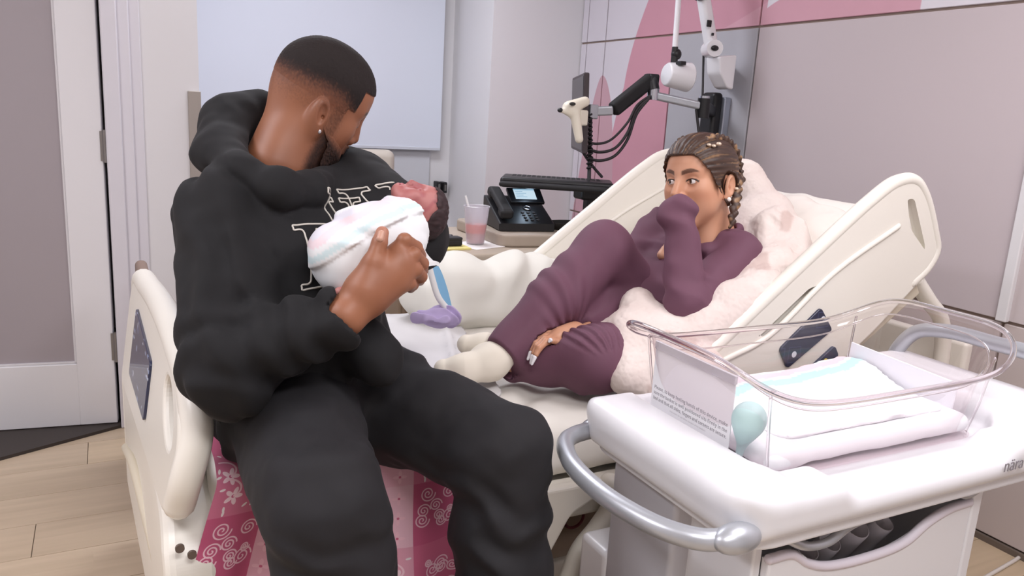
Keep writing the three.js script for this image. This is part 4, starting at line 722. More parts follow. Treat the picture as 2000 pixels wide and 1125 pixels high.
function eyeball(F, side, gaze, iris, parent) {
  const g = new THREE.SphereGeometry(0.0127, 40, 30), p = g.attributes.position, C = new Float32Array(p.count * 3), gl = Math.hypot(...gaze);
  for (let i = 0; i < p.count; i++) { const c = (p.getX(i) * gaze[0] + p.getY(i) * gaze[1] + p.getZ(i) * gaze[2]) / gl / 0.0127, a = Math.acos(clamp(c, -1, 1)); const k = a < 0.2 ? lin('#0c0808') : a < 0.5 ? lin(iris) : lin('#efe6e2'); C.set(k, i * 3); }
  g.setAttribute('color', new THREE.BufferAttribute(C, 3)); g.translate(side * 0.032, 0.013, 0.0745); g.applyMatrix4(F.m); return mk('eye', g, phys('#ffffff', 0.12, { vertexColors: true, clearcoat: 0.6 }), parent);
}
// hand made of finger chains that meet in a palm; every chain is a list of points with radii
function handField(palm, fingers) { const pf = bones(palm, 0.022); return (x, y, z) => { let h = 1e9; for (const f of fingers) { let e = 1e9; for (let i = 0; i + 1 < f.length; i++) { const c = cap(x, y, z, f[i][0], f[i + 1][0], f[i][1], f[i + 1][1]); e = e > 1e8 ? c : smin(e, c, 0.004); } h = Math.min(h, e); } return smin(pf(x, y, z), h, 0.009); }; }
const plain = (g) => { const q = g.index ? g.toNonIndexed() : g; return q; };
const fuse = (list) => mergeVertices(mergeGeometries(list.map(plain)), 1e-6);

// ===== the man in the black hoodie =====
const man = thing('person', 'bearded man in black hoodie and black trousers holding the newborn', 'person');
{
  const F = frame([0.036, 0.198, -0.979], [0.459, 0.867, 0.193], [0.888, -0.456, -0.060], [0.404, 1.311, -1.706], 1.05);
  const nb = F.loc([0.312, 1.189, -1.677]), nb2 = F.loc([0.353, 1.175, -1.687]);
  const HF = headField({ jaw: 1.06, lids: 0, tall: 0.004, nose: 0.7, flare: 0.02, zs: 0.93, neck: [[[0, -0.015, -0.030], nb, 0.055, 0.060, 0.05], [[0, -0.035, -0.005], nb2, 0.042, 0.045, 0.04]] });
  const skin = lin('#8a563d'), skin2 = lin('#9f684c'), dark = lin('#1c1211'), fade = lin('#5a3a30'), lip = lin('#84493f');
  const hairAt = (x, y, z) => { const edge = 0.080 - 0.12 * Math.abs(x) * 0.2; const front = z > 0.052 ? sstep(edge - 0.003, edge + 0.003, y) : 1; const temple = z > 0.035 && z <= 0.06 ? sstep(0.030, 0.036, y) : 1; const dens = sstep(-0.012, 0.094, y + 0.6 * Math.max(0, z - 0.015) + 0.18 * Math.max(0, -z - 0.03)); return Math.min(front, temple) * dens; };
  const beardAt = (x, y, z) => { const ax = Math.abs(x); const cheek = sstep(-0.016, -0.046, y + 0.42 * (z - 0.05) - 0.10 * ax + 0.016); const low = sstep(-0.125, -0.098, y + 0.12 * z); const zone = sstep(-0.002, 0.02, z); const must = sstep(-0.034, -0.040, y) * sstep(-0.062, -0.054, y) * sstep(0.032, 0.024, ax) * sstep(0.07, 0.08, z); const side = 0.5 * sstep(0.05, 0.056, ax) * sstep(0.04, 0.0, y) * sstep(0.006, 0.016, z) * sstep(0.044, 0.028, z); return clamp(Math.max(cheek * low * zone, must, side), 0, 1); };
  const col = (x, y, z) => {
    const n = noise(x * 160, y * 160, z * 160), n2 = noise(x * 420, y * 420, z * 420), m = noise(x * 22, y * 22, z * 22);
    let c = mixc(skin, skin2, 0.5 + 0.5 * m);
    const h = hairAt(x, y, z), b = beardAt(x, y, z);
    if (h > 0.01) c = mixc(c, mixc(fade, dark, sstep(0.35, 0.9, h)), clamp(h * 1.35 + 0.35 * n2 * (h < 0.9 ? 1 : 0) + 0.12 * n, 0, 1));
    if (b > 0.01) c = mixc(c, dark, clamp(b * 0.92 + 0.22 * n2, 0, 0.97));
    if (Math.abs(x) < 0.022 && y > -0.074 && y < -0.050 && z > 0.085) c = mixc(c, lip, 0.9);
    const ax = Math.abs(x), by = 0.036 + 0.006 * Math.sin((ax - 0.012) * 70); if (z > 0.045) c = mixc(c, dark, 0.85 * sstep(0.0056, 0.0036, Math.abs(y - by)) * sstep(0.010, 0.014, ax) * sstep(0.052, 0.046, ax));
    if (ax > 0.018 && ax < 0.046 && Math.abs(y - (0.0085 - 5 * (ax - 0.032) ** 2)) < 0.0016 && z > 0.07) c = dark;   // lash line of the lowered lid
    return c;
  };
  const head = nets(HF, [-0.13, -0.24, -0.17], [0.13, 0.145, 0.135], 0.0025, col); head.applyMatrix4(F.m);
  // right hand under the baby
  const D = 1.375;
  const palm = [[[0.352, 0.969, -1.272], [0.39, 1.001, -1.283], 0.031, 0.036], [[0.389, 1.006, -1.281], [0.447, 1.061, -1.291], 0.032, 0.026], [[0.389, 1.002, -1.28], [0.454, 1.044, -1.283], 0.030, 0.024], [[0.387, 0.992, -1.282], [0.445, 1.021, -1.282], 0.026, 0.022], [[0.388, 1.016, -1.276], [0.399, 1.051, -1.279], 0.024, 0.020]];
  const fingers = [
    [[[0.389, 1.027, -1.278], 0.019], [[0.4, 1.062, -1.276], 0.0155], [[0.412, 1.091, -1.283], 0.0135], [[0.419, 1.107, -1.291], 0.0115]],
    [[[0.442, 1.067, -1.292], 0.0145], [[0.459, 1.093, -1.289], 0.0130], [[0.489, 1.075, -1.313], 0.0125], [[0.511, 1.054, -1.343], 0.0105]],
    [[[0.453, 1.051, -1.289], 0.0140], [[0.475, 1.068, -1.284], 0.0130], [[0.501, 1.046, -1.311], 0.0125], [[0.516, 1.026, -1.344], 0.0105]],
    [[[0.452, 1.033, -1.287], 0.0135], [[0.478, 1.042, -1.28], 0.0125], [[0.498, 1.023, -1.307], 0.0120], [[0.51, 1.007, -1.343], 0.0100]],
    [[[0.443, 1.013, -1.287], 0.0125], [[0.468, 1.017, -1.282], 0.0115], [[0.484, 1.008, -1.31], 0.0110], [[0.491, 0.995, -1.338], 0.0095]],
  ];
  const HD = handField(palm, fingers); const fore = [[0.351, 0.967, -1.272], [0.302, 0.937, -1.296]];
  const hf = (x, y, z) => smin(HD(x, y, z), cap(x, y, z, fore[0], fore[1], 0.031, 0.031), 0.02);
  const hb = bounds([...palm, [[0.419, 1.111, -1.29], [0.522, 0.994, -1.345], 0.02, 0.02], [fore[0], fore[1], 0.04, 0.04]], 0.01);
  const tip = [0.418, 1.11, -1.287], tipC = lin('#b9806a');
  const hand = nets(hf, hb[0], hb[1], 0.0032, (x, y, z) => { const c = mixc(skin, skin2, 0.55 + 0.5 * noise(x * 22, y * 22, z * 22)); return mixc(c, tipC, sstep(0.03, 0.008, Math.hypot(x - tip[0], y - tip[1], z - tip[2])) * 0.7); });
  // torso, arms and legs inside the clothes
  const core = bones([[[0.32, 1.165, -1.679], [0.33, 0.95, -1.6], 0.048, 0.11], [[0.33, 0.95, -1.6], [0.32, 0.78, -1.56], 0.11, 0.12], [[0.212, 1.08, -1.575], [0.487, 1.088, -1.711], 0.045, 0.045], [[0.212, 1.08, -1.575], [0.181, 0.875, -1.378], 0.05, 0.045], [[0.181, 0.875, -1.378], [0.325, 0.952, -1.288], 0.042, 0.030], [[0.487, 1.088, -1.711], [0.547, 1.06, -1.522], 0.045, 0.045], [[0.547, 1.06, -1.522], [0.428, 0.988, -1.462], 0.04, 0.03], [[0.30, 0.74, -1.5], [0.291, 0.69, -1.149], 0.075, 0.055], [[0.40, 0.74, -1.62], [0.648, 0.69, -1.226], 0.075, 0.055], [[0.291, 0.69, -1.149], [0.36, 0.1, -0.98], 0.052, 0.038], [[0.648, 0.69, -1.226], [0.62, 0.1, -1.06], 0.052, 0.038]], 0.03);
  const inner = nets(core, [0.0, 0.04, -2.0], [0.95, 1.3, -0.85], 0.014, () => skin);
  mk('body', fuse([head, hand, inner]), skinMat(0.48), man);
  { const a = [0.409, 1.1, -1.272], b = [0.413, 1.108, -1.277]; mk('thumbnail', nets((x, y, z) => cap(x, y, z, a, b, 0.0062, 0.006), ...bounds([[a, b, 0.008, 0.008]], 0.004), 0.002), phys('#c99a86', 0.35), man); }
  // short hair: a thin cap over the scalp
  const hair = (x, y, z) => { const h = hairAt(x, y, z); return Math.max(HF(x, y, z) - 0.0034 * (h - 0.25) - 0.0006 * noise(x * 330, y * 330, z * 330) * h, (0.2 - h) * 0.02); };
  const hg = nets(hair, [-0.09, 0.02, -0.13], [0.09, 0.15, 0.12], 0.0031, col); hg.applyMatrix4(F.m); mk('hair', hg, std('#ffffff', 0.85, { vertexColors: true }), man);
  const beard = (x, y, z) => { const b = beardAt(x, y, z); return Math.max(HF(x, y, z) - 0.006 * (b - 0.25) - 0.0012 * noise(x * 300, y * 300, z * 300) * b, (0.2 - b) * 0.02); };
  const bg = nets(beard, [-0.085, -0.14, 0.0], [0.085, 0.03, 0.12], 0.0031, col); bg.applyMatrix4(F.m); mk('beard', bg, std('#ffffff', 0.9, { vertexColors: true }), man);
  const er = F.out([-0.0865, -0.031, 0.004]); mk('earring', ell2(er[0], er[1], er[2], 0.0042, 0.0055, 0.0042), phys('#e9e9ee', 0.15, { metalness: 0.6 }), man);

  // hoodie
  const neckField = (x, y, z) => { const q = F.loc([x, y, z]); return HF(...q) * F.s; };
  const shR = [0.195, 1.1, -1.543], elR = [0.176, 0.871, -1.357], cuR = [0.369, 0.977, -1.27], shL = [0.498, 1.14, -1.741], elL = [0.552, 1.064, -1.52], cuL = [0.439, 0.989, -1.457];
  const TB = [
    [[0.29, 0.76, -1.51], [0.40, 0.76, -1.64], 0.150, 0.150, 0.08], [[0.30, 0.90, -1.53], [0.40, 0.90, -1.65], 0.145, 0.140, 0.08], [[0.30, 1.02, -1.56], [0.41, 1.03, -1.68], 0.135, 0.130, 0.08],
    [[0.225, 1.09, -1.56], [0.475, 1.108, -1.71], 0.078, 0.08, 0.06],
    [shR, elR, 0.094, 0.084, 0.05], [elR, cuR, 0.078, 0.046, 0.035], [shL, elL, 0.088, 0.074, 0.05], [elL, cuL, 0.072, 0.048, 0.03],
    [[0.416, 0.889, -1.374], [0.434, 0.866, -1.347], 0.05, 0.05, 0.05],
  ];
  const hoodPts = [[0.309, 1.288, -1.831], [0.237, 1.258, -1.781], [0.201, 1.212, -1.661], [0.221, 1.18, -1.526], [0.279, 1.161, -1.468], [0.346, 1.155, -1.512], [0.429, 1.165, -1.703], [0.417, 1.226, -1.852]];
  const HB = hoodPts.map((p, i) => [p, hoodPts[(i + 1) % 8], [0.044, 0.046, 0.042, 0.034, 0.032, 0.032, 0.036, 0.04][i], [0.046, 0.042, 0.034, 0.032, 0.032, 0.036, 0.04, 0.044][i], 0.03]); HB.push([[0.255, 1.27, -1.774], [0.216, 1.217, -1.689], 0.056, 0.048, 0.03], [[0.301, 1.295, -1.803], [0.245, 1.275, -1.804], 0.036, 0.045, 0.03], [[0.225, 1.275, -1.78], [0.197, 1.207, -1.696], 0.036, 0.034, 0.03]);
  const torso = bones(TB, 0.05), hood = bones(HB, 0.03);
  const along = (p, a, b) => { const u = sub(b, a), q = sub(p, a); return (q[0] * u[0] + q[1] * u[1] + q[2] * u[2]) / (u[0] * u[0] + u[1] * u[1] + u[2] * u[2]); };
  const hoodie = (x, y, z) => {
    let d = smin(torso(x, y, z), hood(x, y, z), 0.008);
    if (d > 0.06) return d;
    const t1 = along([x, y, z], elR, cuR), t2 = along([x, y, z], shR, elR), dA = cap(x, y, z, shR, elR, 0.09), dB = cap(x, y, z, elR, cuR, 0.075, 0.05);
    const nearArm = sstep(0.03, 0.0, Math.min(dA, dB));
    const fold = Math.sin(t1 * 22 + 3 * noise(x * 9, y * 9, z * 9)) * 0.0065 * nearArm * sstep(-0.3, 0.1, t1) * sstep(1.15, 0.9, t1) + Math.sin(t2 * 26 + 4 * noise(x * 8, y * 8, z * 8)) * 0.005 * nearArm * sstep(0.55, 0.9, t2);
    const belly = Math.sin((y * 34 + x * 14) + 5 * noise(x * 6, y * 6, z * 6)) * 0.006 * sstep(1.0, 0.85, y);
    d -= fold + belly * (1 - nearArm) + 0.007 * noise(x * 11, y * 11, z * 11) + 0.003 * noise(x * 27, y * 27, z * 27);
    d = smax(d, -(neckField(x, y, z) - 0.007), 0.012);
    d = smax(d, -(HD(x, y, z) - 0.006), 0.016); 
    const cut = along([x, y, z], elR, cuR); if (cut > 0.8 && dB < 0.05) d = smax(d, (cut - 1.0) * 0.24, 0.01);
    return d;
  };
  const cloth = phys('#121114', 0.88, { sheen: 0.22, sheenRoughness: 0.6, sheenColor: new THREE.Color('#5a545c') });
  const hbx = bounds([...TB, ...HB], 0.03);
  const hoodieMesh = mk('hoodie', nets(hoodie, hbx[0], hbx[1], 0.0085), cloth, man);
  // letters stitched on the chest: only their pale outlines stand out
  const nrm = (a) => mul(a, 1 / Math.hypot(...a));
  const crs = (p, q) => [p[1] * q[2] - p[2] * q[1], p[2] * q[0] - p[0] * q[2], p[0] * q[1] - p[1] * q[0]];
  const U = nrm([0.75, 0.07, -0.66]), Vv = nrm(crs([0.45, 0.40, 0.80], U)), Nn = nrm(crs(U, Vv));
  const O = add([0.312, 1.037, -1.417], mul(U, 0.036));
  const drop = (p) => { let q = add(p, mul(Nn, 0.07)), run = 0; for (let i = 0; i < 80 && run < 0.13; i++) { const d = hoodie(...q); if (d < 0.0012) break; const st = clamp(d * 0.7, 0.0006, 0.01); run += st; q = sub(q, mul(Nn, st)); } return q; };
  [['D', 0, 0, -0.24], ['U', 0.09, 0.045, -0.26], ['K', 0.175, 0.045, -0.26], ['E', 0.265, -0.01, -0.26]].forEach(([ch, du, dv, rot]) => {
    const g = [];
    for (const s of serif.generateShapes(ch, 0.12)) for (const pts of [s.getPoints(6), ...s.holes.map((h) => h.getPoints(6))]) {
      const w = []; for (let i = 0; i < pts.length; i++) { const a = pts[i], b = pts[(i + 1) % pts.length], n = Math.max(1, Math.ceil(a.distanceTo(b) / 0.008)); for (let k = 0; k < n; k++) { const px = mix(a.x, b.x, k / n) - 0.045, py = mix(a.y, b.y, k / n) - 0.06; const rx = px * Math.cos(rot) - py * Math.sin(rot), ry = px * Math.sin(rot) + py * Math.cos(rot); w.push(drop(add(O, add(mul(U, du + rx), mul(Vv, dv + ry))))); } }
      g.push(new THREE.TubeGeometry(new THREE.CatmullRomCurve3(w.map(v3), true, 'centripetal'), w.length * 2, 0.0019, 5, true));
    }
    mk('letter_outline', join(g), std('#d8d2c8', 0.8), hoodieMesh);
  });
  // trousers
  const hR = [0.30, 0.735, -1.50], hL = [0.41, 0.735, -1.63], kR = [0.283, 0.695, -1.142], kL = [0.639, 0.69, -1.229], aR = [0.36, 0.1, -0.98], aL = [0.62, 0.1, -1.06];
  const PB = [[hR, hL, 0.135, 0.135, 0.06], [hR, kR, 0.128, 0.098, 0.04], [hL, kL, 0.125, 0.096, 0.04], [kR, aR, 0.096, 0.092, 0.03], [kL, aL, 0.094, 0.090, 0.03]];
  const legs = bones(PB, 0.04);
  const pants = (x, y, z) => {
    const d = legs(x, y, z); if (d > 0.05) return d;
    const tR = along([x, y, z], hR, kR), tL = along([x, y, z], hL, kL);
    const cr = Math.sin(y * 46 - z * 26 + 4 * noise(x * 7, y * 7, z * 7)) * 0.005 * (sstep(0.35, 0.0, Math.min(Math.abs(tR), Math.abs(tL))) + 0.5);
    const kn = Math.sin(y * 70 + x * 25 + 5 * noise(x * 9, y * 9, z * 9)) * 0.0055 * sstep(0.72, 0.62, y) * sstep(0.4, 0.58, y);
    return Math.max(d - cr - kn - 0.007 * noise(x * 10 + 3, y * 10, z * 10) - 0.003 * noise(x * 24, y * 24, z * 24), y < 0.11 ? 0.11 - y : -1, -(hoodie(x, y, z) + 0.012));
  };
  const pb = bounds(PB, 0.03);
  mk('trousers', nets(pants, pb[0], pb[1], 0.009), phys('#171519', 0.8, { sheen: 0.2, sheenRoughness: 0.5, sheenColor: new THREE.Color('#6a6470') }), man);
  for (const a of [aR, aL]) { const f = (x, y, z) => Math.max(smin(ell(x, y, z, a[0], 0.05, a[2] + 0.09, 0.052, 0.05, 0.13), cap(x, y, z, [a[0], 0.06, a[2]], [a[0], 0.13, a[2]], 0.05), 0.03), -y + 0.001); mk('shoe', nets(f, [a[0] - 0.08, -0.01, a[2] - 0.1], [a[0] + 0.08, 0.2, a[2] + 0.25], 0.01), M.blackMatt, man); }
}

// ===== the newborn =====
const babyP = thing('person', 'newborn baby with dark hair swaddled in a white striped blanket', 'person');
{
  const nrm = (a) => mul(a, 1 / Math.hypot(...a)), crs = (a, b) => [a[1] * b[2] - a[2] * b[1], a[2] * b[0] - a[0] * b[2], a[0] * b[1] - a[1] * b[0]];
  const cam = (r, u, t) => add(add(mul([0.89, 0.057, 0.453], r), mul([0.049, 0.975, -0.219], u)), mul([-0.454, 0.217, 0.864], t));
  let up = nrm(cam(0.90, -0.06, -0.30)), fw = cam(-0.28, 0.88, 0.28); const k = up[0] * fw[0] + up[1] * fw[1] + up[2] * fw[2]; fw = nrm(sub(fw, mul(up, k))); const left = crs(up, fw);
  const F = frame(left, up, fw, [0.534, 1.123, -1.452], 0.52);
  const nk = F.loc([0.461, 1.102, -1.404]);
  const HF = headField({ baby: 1, jaw: 1.0, lids: 0, nose: 0.6, neck: [[[0, -0.02, -0.02], nk, 0.05, 0.06]] });
  const sk = lin('#a35f5f'), sk2 = lin('#bd7c76'), hr = lin('#1d1114'), rd = lin('#9c4a52');
  const hairB = (x, y, z) => sstep(0.060, 0.082, y + 0.35 * Math.max(0, -z + 0.02) * 2.0 - 0.08 * Math.max(0, z - 0.05) + 0.012 * noise(x * 60, y * 60, z * 60));
  const col = (x, y, z) => { let c = mixc(sk, sk2, 0.5 + 0.6 * noise(x * 16, y * 16, z * 16)); c = mixc(c, rd, 0.6 * sstep(0.1, 0.5, noise(x * 30 + 4, y * 30, z * 30))); const h = hairB(x, y, z); c = mixc(c, hr, clamp(h * (0.9 + 0.5 * noise(x * 90, y * 30, z * 90)), 0, 0.96)); const ax = Math.abs(x); if (ax > 0.018 && ax < 0.047 && Math.abs(y - (0.009 - 4 * (ax - 0.032) ** 2)) < 0.0022 && z > 0.06) c = rd; if (ax < 0.02 && Math.abs(y + 0.06) < 0.011 && z > 0.078) c = mixc(c, lin('#a2414a'), 0.8); return c; };
  const head = nets(HF, [-0.12, -0.17, -0.13], [0.12, 0.145, 0.13], 0.0042, col); head.applyMatrix4(F.m);
  const A = [0.387, 1.045, -1.376], B = [0.444, 1.069, -1.387], C = [0.508, 1.091, -1.423];
  const core = bones([[A, B, 0.05, 0.05], [B, C, 0.05, 0.035]], 0.03);
  const foot = [0.357, 0.998, -1.317], inner = nets((x, y, z) => Math.min(core(x, y, z), smin(cap(x, y, z, foot, [0.378, 1.007, -1.32], 0.009, 0.012), sph(x, y, z, ...[0.351, 1, -1.321], 0.0065), 0.006), cap(x, y, z, [0.378, 1.007, -1.32], A, 0.01, 0.02)), [0.2, 0.85, -1.6], [0.7, 1.25, -1.2], 0.004, () => sk2);
  mk('body', fuse([head, inner]), skinMat(0.5), babyP);
  const hf = (x, y, z) => smax(HF(x, y, z) - 0.004 - 0.003 * noise(x * 70, y * 25, z * 70), (0.5 - hairB(x, y, z)) * 0.02, 0.003); const hg = nets(hf, [-0.1, 0.0, -0.13], [0.1, 0.15, 0.1], 0.0042, (x, y, z) => mixc(hr, lin('#3a2226'), 0.5 + 0.5 * noise(x * 120, y * 30, z * 120))); hg.applyMatrix4(F.m); mk('hair', hg, std('#ffffff', 0.6, { vertexColors: true }), babyP);
  // swaddle
  const wrapB = [[A, B, 0.071, 0.070, 0.05], [B, C, 0.069, 0.054, 0.04]]; const wb = bones(wrapB, 0.05);
  const axis = nrm(sub(C, A)), upS = nrm(cam(-0.30, 0.92, 0.12)), mid = lerp(A, C, 0.5);
  const band = (x, y, z) => { const q = sub([x, y, z], mid); const s = q[0] * upS[0] + q[1] * upS[1] + q[2] * upS[2], t = q[0] * axis[0] + q[1] * axis[1] + q[2] * axis[2]; return [s, t]; };
  const wrap = (x, y, z) => {
    let d = wb(x, y, z); if (d > 0.04) return d; const [s, t] = band(x, y, z);
    const hem = sstep(-0.003, 0.004, s - 0.028 + 0.25 * t * t * 4 - 0.10 * t);       // upper layer lies over the lower one
    d -= 0.006 * hem + 0.0035 * Math.sin(t * 60 + s * 40 + 4 * noise(x * 14, y * 14, z * 14)) * (0.4 + hem) + 0.004 * noise(x * 20, y * 20, z * 20);
    d = smax(d, -(HF(...F.loc([x, y, z])) * F.s - 0.004), 0.006);
    d = Math.max(d, t - 0.085);
    return d;
  };
  const wht = lin('#eef0f2'), teal = lin('#d3e6ea'), pink = lin('#efdbe1'), vio = lin('#e4e2ec');
  const wc = (x, y, z) => { const [s, t] = band(x, y, z), q = s + 0.25 * t * t * 4 - 0.10 * t + 0.006 * noise(x * 16, y * 16, z * 16) - 0.028; if (q < 0.003) return wht; const u = q / 0.011; const i = Math.floor(u) % 5; return [wht, teal, wht, pink, vio][i]; };
  const bb = bounds(wrapB, 0.02); mk('swaddle_blanket', nets(wrap, bb[0], bb[1], 0.0046, wc), std('#ffffff', 0.88, { vertexColors: true }), babyP);
  // loose corner of the blanket hanging from behind the hand
  const cs = new THREE.BufferGeometry(); { const p = [[0.521, 1.106, -1.374], [0.519, 1.059, -1.339], [0.544, 1.039, -1.333], [0.503, 1.044, -1.333], [0.5, 1.099, -1.36]]; const P = []; const n = 14; const a = new THREE.CatmullRomCurve3([p[0], p[1], p[2]].map(v3)), b = new THREE.CatmullRomCurve3([p[4], p[3], p[2]].map(v3)); const I = []; for (let i = 0; i <= n; i++) for (let j = 0; j <= 6; j++) { const q = a.getPoint(i / n).lerp(b.getPoint(i / n), j / 6); P.push(q.x, q.y + 0.004 * Math.sin(j * 1.4 + i * 0.3), q.z); } for (let i = 0; i < n; i++) for (let j = 0; j < 6; j++) { const k2 = i * 7 + j; I.push(k2, k2 + 1, k2 + 7, k2 + 1, k2 + 8, k2 + 7); } cs.setAttribute('position', new THREE.Float32BufferAttribute(P, 3)); cs.setIndex(I); cs.computeVertexNormals(); }
  mk('blanket_corner', cs, std('#eef0f2', 0.88, { side: THREE.DoubleSide }), babyP);
}

// ===== the woman in bed =====
const woman = thing('person', 'woman with braided hair in plum loungewear sitting in the bed', 'person');
{
  const nrm = (a) => mul(a, 1 / Math.hypot(...a));
  const F = frame([0.252, 0.117, 0.961], [-0.03, 0.993, -0.113], [-0.967, 0, 0.253], [1.457, 1.155, -1.692], 1.05);
  const nb = F.loc([1.519, 0.995, -1.666]), nb2 = F.loc([1.476, 0.981, -1.651]);
  const HF = headField({ jaw: 0.94, lids: 0.0058, neck: [[[0, -0.02, -0.02], nb, 0.046, 0.052, 0.03], [[0, -0.03, 0.0], nb2, 0.036, 0.045, 0.03]] });
  const skin = lin('#c98d6e'), skin2 = lin('#d9a486'), blush = lin('#c07a5c'), brow = lin('#4a2f24'), root = lin('#33231d'), gold = lin('#a98460'), mid = lin('#553a2c'), lash = lin('#1c1212');
  const hairline = (x, y, z) => { const ax = Math.abs(x); return z > 0.0 ? y - (0.082 - 6.5 * Math.max(0, ax - 0.03) ** 2 * 4 - 1.0 * Math.max(0, 0.062 - z)) : y - mix(0.024, -0.05, sstep(-0.012, -0.045, z)); };
  const streak = (x, y, z) => { const a = Math.atan2(y - 0.03, x), n = noise(a * 14, z * 9, 3.1), n2 = noise(a * 40, z * 14, 8.2); let c = mixc(root, mid, clamp(0.4 + 0.7 * n2, 0, 1)); c = mixc(c, gold, sstep(0.30, 0.6, n + 0.5 * n2) * 0.65); return c; };
  const col = (x, y, z) => {
    const ax = Math.abs(x), m = noise(x * 20, y * 20, z * 20); let c = mixc(skin, skin2, 0.5 + 0.5 * m);
    c = mixc(c, blush, 0.55 * sstep(0.035, 0.0, Math.hypot(ax - 0.052, (y + 0.022) * 1.4, (z - 0.05) * 0.5)));
    const by = 0.0335 + 0.007 * Math.sin(clamp((ax - 0.010) / 0.042, 0, 1) * 2.6), bw = 0.0042 * sstep(0.056, 0.030, ax) + 0.001; if (z > 0.045) c = mixc(c, brow, 0.85 * sstep(bw + 0.0012, bw - 0.0008, Math.abs(y - by)) * sstep(0.009, 0.013, ax) * sstep(0.053, 0.047, ax));
    const ey = y - 0.0128, lw = 0.0058 * Math.sqrt(Math.max(0, 1 - ((ax - 0.032) / 0.0150) ** 2)); if (z > 0.06) c = mixc(c, lash, sstep(0.0155, 0.0175, ax) * sstep(0.0515, 0.0485, ax) * sstep(lw - 0.0026, lw - 0.0010, ey) * sstep(lw + 0.0032 + 0.05 * Math.max(0, ax - 0.032), lw + 0.0016 + 0.05 * Math.max(0, ax - 0.032), ey));
    if (z > 0.06) c = mixc(c, lash, 0.6 * sstep(0.017, 0.020, ax) * sstep(0.048, 0.045, ax) * sstep(0.0016, 0.0006, Math.abs(ey + lw + 0.0003)));
    if (ax < 0.022 && y > -0.076 && y < -0.049 && z > 0.085) c = lin('#a8605a');
    if (z < 0.07 && ax < 0.0775 && hairline(x, y, z) > 0.004) c = root;
    return c;
  };
  const head = nets(HF, [-0.12, -0.21, -0.16], [0.12, 0.145, 0.13], 0.0019, col); head.applyMatrix4(F.m);
  // right hand on the folded knee
  const palm = [[[1.087, 0.783, -1.632], [1.028, 0.783, -1.611], 0.022, 0.023], [[1.027, 0.784, -1.608], [0.965, 0.783, -1.592], 0.020, 0.016], [[1.031, 0.791, -1.611], [0.976, 0.79, -1.599], 0.018, 0.015], [[1.036, 0.795, -1.615], [0.991, 0.792, -1.609], 0.017, 0.014]];
  const fg = (a, b, c2, d, r) => [[a, r], [b, r * 0.92], [c2, r * 0.82], [d, r * 0.7]];
  const fingers = [
    fg([1.015, 0.778, -1.593], [0.981, 0.779, -1.576], [0.96, 0.784, -1.571], [0.944, 0.789, -1.569], 0.0105),
    fg([0.966, 0.783, -1.591], [0.931, 0.784, -1.581], [0.909, 0.773, -1.572], [0.899, 0.759, -1.568], 0.0098),
    fg([0.974, 0.787, -1.6], [0.934, 0.787, -1.591], [0.909, 0.774, -1.584], [0.899, 0.759, -1.578], 0.0098),
    fg([0.981, 0.789, -1.608], [0.942, 0.789, -1.605], [0.915, 0.776, -1.599], [0.902, 0.762, -1.593], 0.0092),
    fg([0.993, 0.792, -1.614], [0.959, 0.793, -1.615], [0.932, 0.783, -1.611], [0.921, 0.769, -1.607], 0.0082),
  ];
  const HD = handField(palm, fingers), wr = [[1.087, 0.783, -1.632], [1.169, 0.798, -1.673]];
  const hf = (x, y, z) => smin(HD(x, y, z), cap(x, y, z, wr[0], wr[1], 0.021, 0.028), 0.015);
  const hand = nets(hf, ...bounds([...palm, [[0.884, 0.75, -1.568], wr[1], 0.03, 0.03]], 0.01), 0.0028, (x, y, z) => mixc(skin, skin2, 0.5 + 0.5 * noise(x * 25, y * 25, z * 25)));
  // body inside the clothes
  const hipL = [1.315, 0.741, -1.617], hipR = [1.39, 0.748, -1.765], knL = [1.042, 0.742, -1.535], knR = [1.189, 0.975, -1.742], anL = [0.91, 0.706, -1.682], anR = [0.857, 0.738, -1.66];
  const shL = [1.509, 0.982, -1.564], shR = [1.454, 1.011, -1.866], elL = [1.269, 0.877, -1.484], haL = [1.287, 1.097, -1.565], elR = [1.28, 0.839, -1.776];
  const core = bones([[[1.51, 1.005, -1.674], [1.482, 0.929, -1.693], 0.05, 0.09], [[1.482, 0.929, -1.693], [1.365, 0.772, -1.692], 0.09, 0.10], [shL, shR, 0.04, 0.04], [shL, elL, 0.036, 0.03], [elL, haL, 0.028, 0.026], [shR, elR, 0.034, 0.03], [elR, wr[1], 0.028, 0.025], [hipL, knL, 0.06, 0.05], [hipR, knR, 0.06, 0.045], [knL, anL, 0.045, 0.035], [knR, anR, 0.045, 0.035]], 0.03);
  const chest = (x, y, z) => smin(core(x, y, z), cap(x, y, z, [1.381, 0.986, -1.719], [1.356, 0.963, -1.704], 0.010, 0.014), 0.02);
  const inner = nets(chest, [0.75, 0.6, -2.1], [1.85, 1.2, -1.35], 0.0095, () => skin2);
  mk('body', fuse([head, hand, inner]), skinMat(0.46), woman);
  for (const s of [-1, 1]) eyeball(F, s, [-0.42, 0.03, 0.9], '#3a2218', woman);
  // hair drawn back over the scalp, with braids
  const hair = (x, y, z) => { const part = 0.0008 * Math.sin(Math.atan2(y - 0.03, x) * 34); return smax(HF(x, y, z) - 0.0085 - part - 0.0012 * noise(x * 90, y * 90, z * 20), -hairline(x, y, z) - 0.003, 0.006); };
  const notEar = (x, y, z) => smax(hair(x, y, z), -ell(Math.abs(x), y, z, 0.085, 0.0, 0.0, 0.022, 0.036, 0.026), 0.004);
  const hg = nets((x, y, z) => Math.max(notEar(x, y, z), -0.055 - y), [-0.1, -0.07, -0.14], [0.1, 0.16, 0.12], 0.003, streak); hg.applyMatrix4(F.m); const hairM = phys('#ffffff', 0.5, { vertexColors: true, sheen: 0.3 }); mk('hair', hg, hairM, woman);
